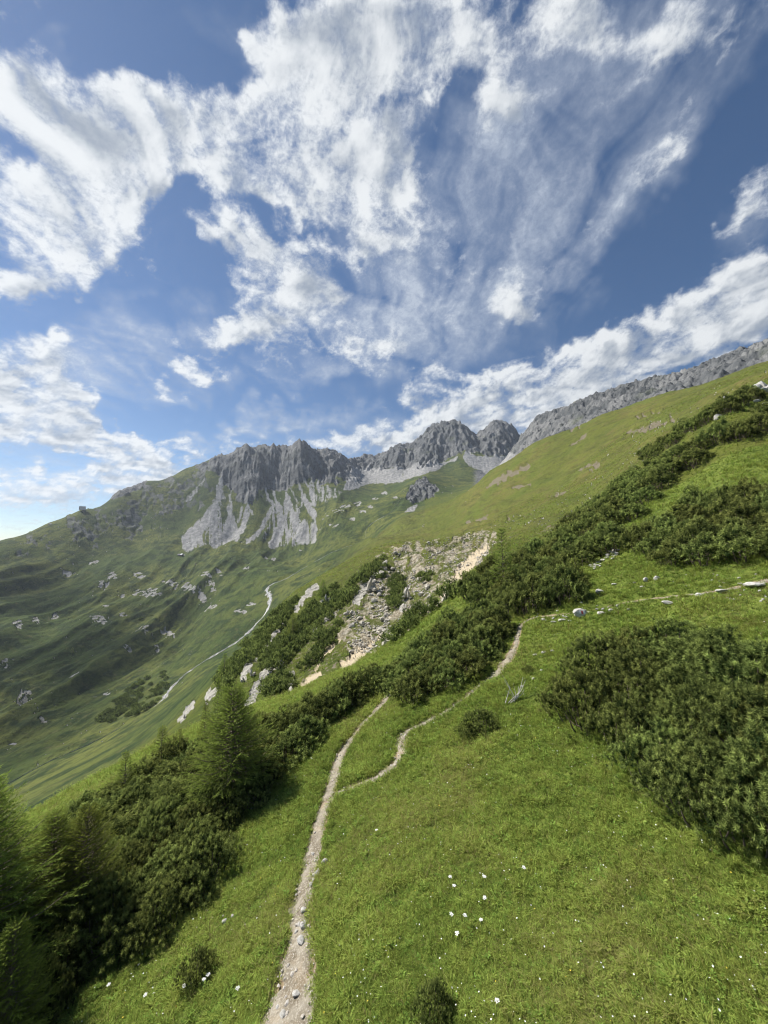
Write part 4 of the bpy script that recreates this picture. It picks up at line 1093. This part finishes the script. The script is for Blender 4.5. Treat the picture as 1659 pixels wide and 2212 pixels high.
# rubble strip above the side path, trail stones, boulders: pieces of the land they lie on
for k in range(46):
    t = rng.random(); px = 1281 + 56 * t + rng.normal(0, 6); py = 1222 - 34 * t + rng.normal(0, 4)
    h = hit(px, py); inst('stone', stone_m[k % 6], h.x, h.y, rng.uniform(.12, .42), land['meadow'], .15, 1.2, .8)
for k in range(26):
    t = rng.random(); px = 1150 + 200 * t + rng.normal(0, 8); py = 1342 - 36 * t + rng.normal(0, 5)
    h = hit(px, py); inst('stone', stone_m[k % 6], h.x, h.y, rng.uniform(.08, .25), land['meadow'], .15)
for k in range(40):
    px, py = rng.uniform(1480, 1659), rng.uniform(1240, 1300)
    h = hit(px, py); inst('stone', stone_m[k % 6], h.x, h.y, rng.uniform(.05, .16), land['meadow'], .15)
for k in range(22):
    t = rng.random(); px = 500 + 160 * t + rng.normal(0, 9); py = 1990 - 130 * t + rng.normal(0, 12)
    if px > 560: continue
    h = hit(px, py); inst('stone', stone_m[k % 6], h.x, h.y, rng.uniform(.05, .14), land['meadow'], .2)
for (px, py, s) in ((656,1972,.14),(655,2007,.16),(651,2037,.17),(640,2153,.14),(622,2170,.09),(676,1848,.10),(646,2000,.10),(660,1995,.09),(640,2016,.09),(672,1915,.12),(680,1895,.14),(686,1888,.11),(678,1905,.10),(632,2108,.09),(612,2196,.12),(600,2180,.08)):
    h = hit(px, py); inst('stone', stone_m[int(rng.integers(6))], h.x, h.y, s * 1.25, trail, .3)
for k in range(290):
    t = rng.random() ** 1.7; i = int(t * (len(path_xy) - 1)); q = path_xy[i]; w = path_w[i]
    x = q[0] + rng.uniform(-1, 1) * w; y = q[1] + rng.uniform(-.12, .12)
    inst('stone', peb_m[k % 6], x, y, rng.uniform(.02, .06) * rng.choice([1, 1, 1.7]), trail, .55)
for k in range(70):
    i = int(rng.integers(len(side_xy) * 2 // 3)); q = side_xy[i]; w = side_w[i]
    inst('stone', peb_m[k % 6], q[0] + rng.uniform(-1, 1) * w, q[1] + rng.uniform(-1, 1) * w, rng.uniform(.04, .13), side_trail, .4)
for k in range(150):
    i = int(rng.random() ** 1.5 * .45 * len(path_xy)); q = path_xy[i]; w = path_w[i]
    inst('stone', peb_m[k % 6], q[0] + rng.uniform(-1.05, 1.05) * w, q[1] + rng.uniform(-.12, .12), rng.uniform(.02, .05) * rng.choice([1, 1, 1.8]), trail, .5)
BOWL = [(735,1345),(760,1290),(790,1235),(830,1192),(900,1168),(1000,1158),(1075,1150),(1062,1190),(1020,1240),(1000,1300),(930,1345),(860,1380),(800,1412),(752,1410)]
n = 0
tan_px = lambda x, y: False
bx, by_, bs = [], [], []
while n < 2600:
    px, py = rng.uniform(735, 1075), rng.uniform(1150, 1412)
    if not inside(px, py, BOWL): continue
    if fbm(np.array([px / 40]), np.array([py / 30]), 3, 411)[0] < -.02: continue
    h = hit(px, py, 40)
    if h is None: n += 1; continue
    s = .14 + .22 * rng.random() ** 3 * 2.2
    if n < 260:
        s = rng.uniform(.3, .7) * rng.choice([1, 1, 1, 2.2])
        inst('boulder', boul_m[n % 6], h.x, h.y, s, land['rocky_slope'], .18)
    else: bx.append(h.x); by_.append(h.y); bs.append(s)
    n += 1
gz = ground_np(np.array(bx), np.array(by_))
base = [(np.array([v.co for v in m_.vertices]), np.array([p.vertices[:] for p in m_.polygons])) for m_ in [rock_mesh(560 + i, 'r', 0 + 1, .6, M_stone_far, .7, 5) for i in range(4)]]
pts = []
for i in range(len(bx)):
    v, f = base[i % 4]; M_ = np.array(Euler(rng.uniform(-.6, .6, 3) + np.array([0, 0, rng.uniform(0, 6)])).to_matrix())
    pts.append((v @ M_.T * bs[i] + np.array([bx[i], by_[i], gz[i] + bs[i] * .12]), f))
pv, pf = join(pts)
tag(link('rubble', mesh_np('rubble', pv, pf, M_stone_far, False), land['rocky_slope']), kind='stuff')

# rock towers and outcrops: several fractured blocks each
def outcrop_thing(px, py, hpx, wpx, n, lab, rmin, mat_meshes):
    h = hit(px, py, rmin); H = hpx / FOC * h.y; W = wpx / FOC * h.y
    o = link('rock_outcrop', None, None, (h.x, h.y, h.z)); tag(o, lab, 'rock', 'pale rock outcrops')
    for k in range(n):
        a = rng.uniform(-1, 1); u = rng.uniform(.25, 1) * (1 - .5 * abs(a))
        s = W * rng.uniform(.30, .55)
        link('stone', mat_meshes[k % 6], o, (a * W * .4, rng.uniform(-.2, .3) * W, H * u * .42), (rng.uniform(-.35, .35), rng.uniform(-.35, .35), rng.uniform(0, 6)), (s, s, H * u * rng.uniform(.8, 1.15)))
    return o
outcrop_thing(1650,852,58,52,9,'grey white craggy outcrop at the right border below the golden slope', 12, stone_m)
outcrop_thing(546,1462,30,15,6,'small rock tower among pines at the lower left of the rubble slope', 40, boul_m)
outcrop_thing(527,1475,22,14,5,'pale broken crag at the lower left foot of the rubble slope', 40, boul_m)
outcrop_thing(706,1306,36,24,6,'grey rock pinnacle under a dark spruce at the upper left of the rubble slope', 40, boul_m)
outcrop_thing(800,1280,44,32,8,'jagged white crag at the left side of the rubble bowl', 40, boul_m)
outcrop_thing(880,1296,46,22,6,'grey crag ribs in the middle of the rubble bowl beside dark pines', 40, boul_m)
outcrop_thing(826,1246,30,36,7,'broken white crag at the top of the rubble bowl', 40, boul_m)
outcrop_thing(756,1330,26,26,6,'low jagged crag on the left rim of the rubble bowl', 40, boul_m)
outcrop_thing(398,1552,12,9,4,'small grey crag on the grassy slope beneath the thicket', 60, boul_m)

# cairn on the ridge
h = hit(1567, 889); o = link('cairn', None, None, (h.x, h.y, h.z)); tag(o, 'slim cairn of stacked white stones on the ridge at the upper right', 'cairn')
z = 0
for k, (s, t) in enumerate(((.55,.30),(.5,.34),(.62,.22),(.36,.34),(.3,.3),(.24,.3))):
    link('stone', stone_m[k], o, (rng.uniform(-.05, .05), rng.uniform(-.05, .05), z + t * .42), (0, 0, rng.uniform(0, 6)), (s, s * .8, t * 1.5)); z += t

def box(x0, x1, y0, y1, z0, z1):
    v = np.array([(x, y, z) for x in (x0, x1) for y in (y0, y1) for z in (z0, z1)], float)
    f = np.array([(0, 1, 3, 2), (4, 6, 7, 5), (0, 4, 5, 1), (2, 3, 7, 6), (0, 2, 6, 4), (1, 5, 7, 3)])
    return v, f
def part(name, boxes, mat, parent): return link(name, mesh_np(name, *join([box(*b) for b in boxes]), mat, False), parent)
# boxy lift cabin on a stub post at the left ridge
h = hit(178, 1104, 600); s = h.y / FOC
o = link('lift_station', None, None, (h.x, h.y, h.z), (0, 0, .75)); tag(o, 'small pale boxy lift station on a stub post standing on the left ridge line', 'building')
part('post', [(-.9*s, 1.2*s, -1*s, 1*s, -2*s, 3.2*s)], M_hutdark, o)
w = part('wall', [(-5.2*s, 5.2*s, -4.2*s, 4.2*s, 2.4*s, 9.2*s)], M_hutpale, o)
part('window', [(-5.32*s, -5.2*s, -1.8*s, 1.8*s, 4.6*s, 6.6*s)], M_glass, w)
part('roof', [(-5.8*s, 5.8*s, -4.7*s, 4.7*s, 9.2*s, 10.0*s)], M_hutdark, o)
part('frame', [(-5.7*s, -5.2*s, 4.2*s, 4.6*s, 2.2*s, 9.2*s), (-5.7*s, -5.2*s, -4.6*s, -4.2*s, 2.2*s, 9.2*s), (-5.2*s, 5.2*s, -4.2*s, 4.2*s, 1.9*s, 2.4*s)], M_hutdark, o)
# hut on the terrace under the scree
h = hit(390, 1200, 500); s = h.y / FOC
o = link('mountain_hut', None, None, (h.x, h.y, h.z - .5), (0, 0, -.35)); tag(o, 'tiny mountain hut with a gleaming roof on the green terrace below the scree', 'building')
w = part('wall', [(-6*s, 6*s, -2.2*s, 2.2*s, -1*s, 2.0*s)], M_hutwood, o)
part('door', [(-1*s, 0*s, -2.3*s, -2.2*s, -.6*s, 1.2*s)], M_hutdark, w)
def gable(x0, x1, y, z, t, hgt):
    v = np.array([(x0, -y, z), (x1, -y, z), (x1, 0, z + hgt), (x0, 0, z + hgt), (x0, y, z), (x1, y, z), (x0, -y, z - t), (x1, -y, z - t), (x1, y, z - t), (x0, y, z - t)], float)
    return v, np.array([(0, 1, 2, 3), (3, 2, 5, 4), (7, 6, 9, 8), (0, 6, 7, 1), (4, 5, 8, 9), (1, 7, 8, 5), (0, 4, 9, 6)])
v, f = gable(-6.6*s, 1.2*s, 2.8*s, 2.2*s, .3*s, 1.9*s); link('roof', mesh_np('roof', v, f, M_hutdark, False), o)
v, f = gable(1.3*s, 6.6*s, 2.6*s, 2.4*s, .3*s, 2.3*s); link('roof', mesh_np('roof', v, f, M_hutroof, False), o)

# bleached twigs of a dead shrub
h = hit(1113, 1516); o = link('dead_branch', None, None, (h.x, h.y, h.z)); tag(o, 'bleached bare twigs of a dead shrub sticking out of the upper meadow', 'branch')
for k in range(9):
    a = rng.uniform(-1.2, .9); l = rng.uniform(.5, 1.0)
    e = np.array([math.sin(a) * l * .6, rng.uniform(-.3, .3), l * rng.uniform(.6, 1)])
    v, f = tube_np([np.array([rng.uniform(-.5, .1), 0, -.05]), e * .5 + np.array([.05, 0, .03]), e], .018, .006, 5)
    link('twig', mesh_np('twig', v, f, M_deadwood, True), o)
# ------------------------------------------------------------------ grass, herbs and flowers of the meadow
def tuft(seed, nb, hgt, w, lean, mat, name):
    rg = np.random.default_rng(seed); V, F, S = [], [], []
    for i in range(nb):
        a = rg.uniform(0, 6.28); q = rg.uniform(0, .045); h = hgt * rg.uniform(.55, 1.15); ln = lean * rg.uniform(.3, 1.3)
        b = np.array([q * math.cos(a), q * math.sin(a), -.02]); d = np.array([math.cos(a + rg.uniform(-.6, .6)), math.sin(a + rg.uniform(-.6, .6)), 0])
        s = np.array([-d[1], d[0], 0]) * w * .5
        m = b + d * ln * h * .35 + np.array([0, 0, h * .62]); t = b + d * ln * h * 1.0 + np.array([0, 0, h * (1 - .25 * ln)])
        o = len(V); V += [b + s, b - s, m - s * .8, m + s * .8, t]
        F += [(o, o + 1, o + 2), (o, o + 2, o + 3), (o + 3, o + 2, o + 4)]
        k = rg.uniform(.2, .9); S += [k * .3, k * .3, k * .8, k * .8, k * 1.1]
    return mesh_np(name, np.array(V), np.array(F), mat, False, {'shade': np.clip(S, 0, 1)})
def herb(seed, name):
    rg = np.random.default_rng(seed); V, F, S = [], [], []
    for i in range(9):
        a = i * 2.4 + rg.uniform(-.3, .3); l = rg.uniform(.03, .06); z = rg.uniform(.02, .08)
        d = np.array([math.cos(a), math.sin(a), rg.uniform(.1, .6)]); s = np.array([-math.sin(a), math.cos(a), 0]) * l * .32
        b = np.array([0, 0, z]) + d * .02
        o = len(V); V += [b, b + d * l * .5 + s, b + d * l, b + d * l * .5 - s]; F += [(o, o + 1, o + 2), (o, o + 2, o + 3)]
        k = rg.uniform(.2, 1); S += [k * .5, k, k, k]
    return mesh_np(name, np.array(V), np.array(F), M_herb, False, {'shade': np.clip(S, 0, 1)})
tufts = bpy.data.collections.new('grass_tufts')
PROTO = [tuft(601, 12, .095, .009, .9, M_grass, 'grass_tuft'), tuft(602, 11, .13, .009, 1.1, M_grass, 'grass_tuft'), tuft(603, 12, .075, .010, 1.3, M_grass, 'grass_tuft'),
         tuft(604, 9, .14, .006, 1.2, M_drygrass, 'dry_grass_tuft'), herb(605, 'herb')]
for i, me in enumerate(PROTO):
    o = bpy.data.objects.new('tuft_%d' % i, me); tufts.objects.link(o)

def scatter_pts(r0, r1, n, azl=50):
    r = np.sqrt(rng.uniform(r0 * r0, r1 * r1, n)); a = np.radians(rng.uniform(-azl, azl, n))
    return r * np.sin(a), r * np.cos(a), r
gx, gy, gs = [], [], []
for r0, r1, n, sc in ((3.5, 8.5, 60000, 1.0), (8.5, 13, 64000, 1.15), (13, 20, 62000, 1.6), (20, 32, 42000, 2.2), (32, 46, 20000, 3.2), (46, 85, 26000, 3.6), (85, 190, 40000, 4.6)):
    x, y, r = scatter_pts(r0, r1, n)
    z = ground_np(x, y) - CAM_H
    px, py = to_pix(x, y, z)
    ok = (px > -60) & (px < 1720) & (py < 2290)
    dp = np.minimum(line_dist(x, y, path_xy, path_w), line_dist(x, y, side_xy, side_w * .55))
    ok &= (r < 46) | ((np.degrees(np.arctan2(x, y)) > -22) & (fbm(x / 14, y / 30, 3, 627) > -.25))
    ok &= dp > rng.uniform(-.16, .07, n) + .08 * (r > 12) + .08 * (r > 20)
    gx.append(x[ok]); gy.append(y[ok]); gs.append(np.full(ok.sum(), sc))
gx = np.concatenate(gx); gy = np.concatenate(gy); gs = np.concatenate(gs); n = len(gx)
gz = ground_np(gx, gy)
pat = fbm(gx / 1.6, gy / 1.6, 4, 621); pat2 = fbm(gx / .5, gy / .5, 3, 622); pat3 = fbm(gx / 4.5, gy / 4.5, 3, 623)
pat4 = fbm(gx / .24, gy / .24, 2, 626)
gs = gs * (.80 + .40 * pat + .30 * pat2 + np.where(gs < 1.3, .45, .25) * pat4) * rng.uniform(.65, 1.3, n)
gi = rng.integers(0, 3, n)
gr = np.hypot(gx, gy)
bw_ = bil(bowl + tan + whitef, LR, AZ, np.log(gr), np.arctan2(gx, gy))
gs = np.where(bw_ > rng.uniform(.15, .7, n), .01, gs)
gi = np.where((gr > 60) & (rng.random(n) < .30), 3, gi)
gi = np.where(rng.random(n) < np.clip(.07 + .6 * (pat3 - .15), .04, .45), 3, gi)
gi = np.where(rng.random(n) < np.clip(.07 + .75 * (-pat2 * .5 + fbm(gx / .9, gy / .9, 2, 624) * .5), .01, .5), 4, gi)
gs = np.where(gi == 4, np.minimum(gs, 1.6) * .8, gs)
me = bpy.data.meshes.new('meadow_grass')
me.vertices.add(n); me.vertices.foreach_set('co', np.stack([gx, gy, gz], 1).astype(np.float32).ravel())
a = me.attributes.new('size', 'FLOAT', 'POINT'); a.data.foreach_set('value', np.where(gs < .05, 0, np.clip(gs, .35, 6)).astype(np.float32))
a = me.attributes.new('kind_index', 'INT', 'POINT'); a.data.foreach_set('value', gi.astype(np.int32))
tone = np.clip(.5 + .55 * pat + .5 * pat3 + .3 * pat2 + .45 * pat4 + rng.normal(0, .26, n), 0, 1)
a = me.attributes.new('tone', 'FLOAT', 'POINT'); a.data.foreach_set('value', tone.astype(np.float32))
rot = np.stack([rng.normal(0, .15, n), rng.normal(0, .15, n) , rng.uniform(0, 6.28, n)], 1)
a = me.attributes.new('turn', 'FLOAT_VECTOR', 'POINT'); a.data.foreach_set('vector', rot.astype(np.float32).ravel())
go = tag(link('meadow_grass', me), 'short green alpine grass with small herbs covering the near slope', 'grass', kind='stuff')
ng = bpy.data.node_groups.new('scatter_tufts', 'GeometryNodeTree')
ng.interface.new_socket('Geometry', in_out='INPUT', socket_type='NodeSocketGeometry'); ng.interface.new_socket('Geometry', in_out='OUTPUT', socket_type='NodeSocketGeometry')
gin = ng.nodes.new('NodeGroupInput'); gout = ng.nodes.new('NodeGroupOutput')
ci = ng.nodes.new('GeometryNodeCollectionInfo'); ci.inputs['Collection'].default_value = tufts; ci.inputs['Separate Children'].default_value = True; ci.inputs['Reset Children'].default_value = True
ip = ng.nodes.new('GeometryNodeInstanceOnPoints'); ip.inputs['Pick Instance'].default_value = True
def named(nm, dt):
    q = ng.nodes.new('GeometryNodeInputNamedAttribute'); q.data_type = dt; q.inputs[0].default_value = nm; return [o_ for o_ in q.outputs if o_.enabled][0]
e2r = ng.nodes.new('FunctionNodeEulerToRotation'); ng.links.new(named('turn', 'FLOAT_VECTOR'), e2r.inputs[0])
ng.links.new(gin.outputs[0], ip.inputs['Points']); ng.links.new(ci.outputs[0], ip.inputs['Instance'])
ng.links.new(named('kind_index', 'INT'), ip.inputs['Instance Index']); ng.links.new(e2r.outputs[0], ip.inputs['Rotation']); ng.links.new(named('size', 'FLOAT'), ip.inputs['Scale'])
ng.links.new(ip.outputs[0], gout.inputs[0])
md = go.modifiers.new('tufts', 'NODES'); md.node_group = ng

# white umbels that stand out one by one
def umbel(seed):
    rg = np.random.default_rng(seed); H = rg.uniform(.22, .34)
    st = [tube_np([(0, 0, -.03), (.01, .01, H * .6), (0, 0, H)], .004, .003, 5)]; fl = []
    for i in range(14):
        a = i * 2.4; q = .045 * math.sqrt((i + .5) / 14); e = np.array([q * math.cos(a), q * math.sin(a), H + .035 - q * .25])
        st.append(tube_np([(0, 0, H), e], .0022, .0015, 3))
        for j in range(4):
            b = rg.uniform(0, 6.28); c = e + np.array([.008 * math.cos(b), .008 * math.sin(b), .003]); k = .0085
            fl.append((np.array([c + np.array([k, 0, 0]), c + np.array([0, k, 0.002]), c + np.array([-k, 0, 0]), c + np.array([0, -k, .002])]), np.array([(0, 1, 2, 3)])))
    sv, sf = join(st); fv, ff = join(fl)
    return mesh_np('stem', sv, sf, M_stem, True), mesh_np('flower_head', fv, ff, M_white, False)
UM = [umbel(640 + i) for i in range(3)]
UMB = [(1045,1909,'uppermost right of the flower cluster on the lower meadow'),(983,1927,'middle left of the flower cluster on the lower meadow'),(971,1909,'upper left of the flower cluster on the lower meadow'),(1050,1956,'right hand one below the uppermost umbel'),
  (972,1987,'leftmost of the lower four umbels'),(1001,1997,'second from the left of the lower four umbels'),(1043,2013,'rightmost of the lower four umbels'),(991,2030,'lowest of the lower four umbels'),(1128,1888,'alone to the right of the flower cluster'),
  (1073,2193,'near the bottom edge right of the pine sapling'),(448,2116,'right beside the small pine bush left of the trail'),(436,2136,'just below the small pine bush left of the trail'),(400,2142,'left of the small pine bush near the trail'),(510,2148,'between the small pine bush and the trail'),
  (236,2138,'in the grass right of the columnar pine shrub'),(312,2164,'in the grass at the bottom left, far from any bush'),(815,1800,'in the meadow right of the straight stretch of trail')]
for i, (px, py, lab) in enumerate(UMB):
    h = hit(px, py + 12); o = link('umbel_flower', None, None, (h.x, h.y, h.z), (rng.uniform(-.15, .15), rng.uniform(-.15, .15), rng.uniform(0, 6)), (.85,) * 3)
    tag(o, 'white umbel flower ' + lab, 'flower', 'white umbel flowers'); a_, b_ = UM[i % 3]
    link('stem', a_, o); link('flower_head', b_, o)
# countless little blossoms
for nm_, mat_, nn, lab in (('white_blossoms', M_white, 2400, 'tiny white blossoms sprinkled over the near meadow'), ('yellow_blossoms', M_yellow, 420, 'tiny yellow blossoms sprinkled over the near meadow')):
    rr = 4.5 * (30 / 4.5) ** rng.random(nn); aa = np.radians(rng.uniform(-48, 48, nn)); x = rr * np.sin(aa); y = rr * np.cos(aa)
    ok = (np.minimum(line_dist(x, y, path_xy, path_w), line_dist(x, y, side_xy, side_w)) > .1) & (fbm(x / 1.5, y / 1.5, 3, 650 + nn) > -.1)
    x, y, rr = x[ok], y[ok], rr[ok]; z = ground_np(x, y) + rng.uniform(.06, .13, len(x)); fl = []
    for i in range(len(x)):
        k = rng.uniform(.005, .011) * (1 + rr[i] / 22); t1, t2 = rng.uniform(-.5, .5, 2); a0 = rng.uniform(0, 6); c = np.array([x[i], y[i], z[i]]); V = [c - np.array([0, 0, k * .4])]
        for j in range(5):
            b = a0 + j * 1.257; V.append(c + np.array([math.cos(b), math.sin(b), t1 * math.cos(b) + t2 * math.sin(b)]) * k)
        fl.append((np.array(V), np.array([(0, 1 + j, 1 + (j + 1) % 5) for j in range(5)])))
    v, f = join(fl); tag(link(nm_, mesh_np(nm_, v, f, mat_, False)), lab, 'flowers', kind='stuff')

# ------------------------------------------------------------------ an unseen cloud, placed sunward to shade the left valley side
def puff_cloud(seed, targets, height):
    rg = np.random.default_rng(seed); parts_ = []
    for (px, py, rad) in targets:
        g = hit(px, py, 150); t = height / SUN_DIR.z
        c = np.array(g + SUN_DIR * t)
        for q in range(5):
            bm = bmesh.new(); bmesh.ops.create_icosphere(bm, subdivisions=3, radius=1)
            v = np.array([w.co for w in bm.verts]); f = np.array([[w.index for w in p_.verts] for p_ in bm.faces]); bm.free()
            o_ = rg.uniform(0, 50); rr = rad * rg.uniform(.5, .85)
            v = v * (1 + .30 * fbm(v[:, 0] * 1.6 + o_, v[:, 1] * 1.6 + v[:, 2] * 1.3, 3, seed + q)[:, None])
            parts_.append((v * np.array([rr, rr, rr * .45]) + c + rg.normal(0, .55, 3) * np.array([rad, rad, rad * .25]), f))
    return join(parts_)
m = NT('cumulus'); lw = m.n('ShaderNodeLayerWeight'); lw.inputs[0].default_value = .5
al = m.math('MULTIPLY', m.ramp(m.math('ADD', lw.outputs['Facing'], m.math('MULTIPLY', m.math('SUBTRACT', m.noise(.02, 5, .6), .5), .5)), .95, .15), .085)
df = m.n('ShaderNodeBsdfDiffuse'); df.inputs[0].default_value = (.9, .9, .9, 1); tl = m.n('ShaderNodeBsdfTranslucent'); tl.inputs[0].default_value = (.9, .9, .9, 1)
a_ = m.n('ShaderNodeMixShader'); m.l(df.outputs[0], a_.inputs[1]); m.l(tl.outputs[0], a_.inputs[2])
tr = m.n('ShaderNodeBsdfTransparent'); x_ = m.n('ShaderNodeMixShader'); m.l(al, x_.inputs[0]); m.l(tr.outputs[0], x_.inputs[1]); m.l(a_.outputs[0], x_.inputs[2]); m.l(x_.outputs[0], m.out.inputs[0])
cv, cf = puff_cloud(700, ((60,1420,75),(180,1460,70),(20,1560,55),(120,1550,55),(250,1400,60),(60,1300,70),(-80,1450,80),(320,1330,50),(-60,1300,80),(30,1640,40),(210,1540,40),(300,1420,60),(120,1250,80),(-40,1580,60),(380,1300,50)), 1150)
tag(link('cloud', mesh_np('cloud', cv, cf, m.mat, True)), 'white cloud out of view, placed to shade the left side of the valley', 'cloud')

# ------------------------------------------------------------------ the air
zmin = min(float(ZF.min()), 0) - 1.0; zmax = float(ZF.max()) + 20
v, f = box(-3700, 3700, -3700, 3700, zmin, zmax)
m = NT('air'); pv = m.n('ShaderNodeVolumePrincipled'); pv.inputs['Color'].default_value = (.80, .88, 1, 1); pv.inputs['Density'].default_value = HAZE; pv.inputs['Anisotropy'].default_value = .35
m.l(pv.outputs[0], m.out.inputs['Volume'])
tag(link('haze', mesh_np('haze', v, f, m.mat, False)), kind='stuff')
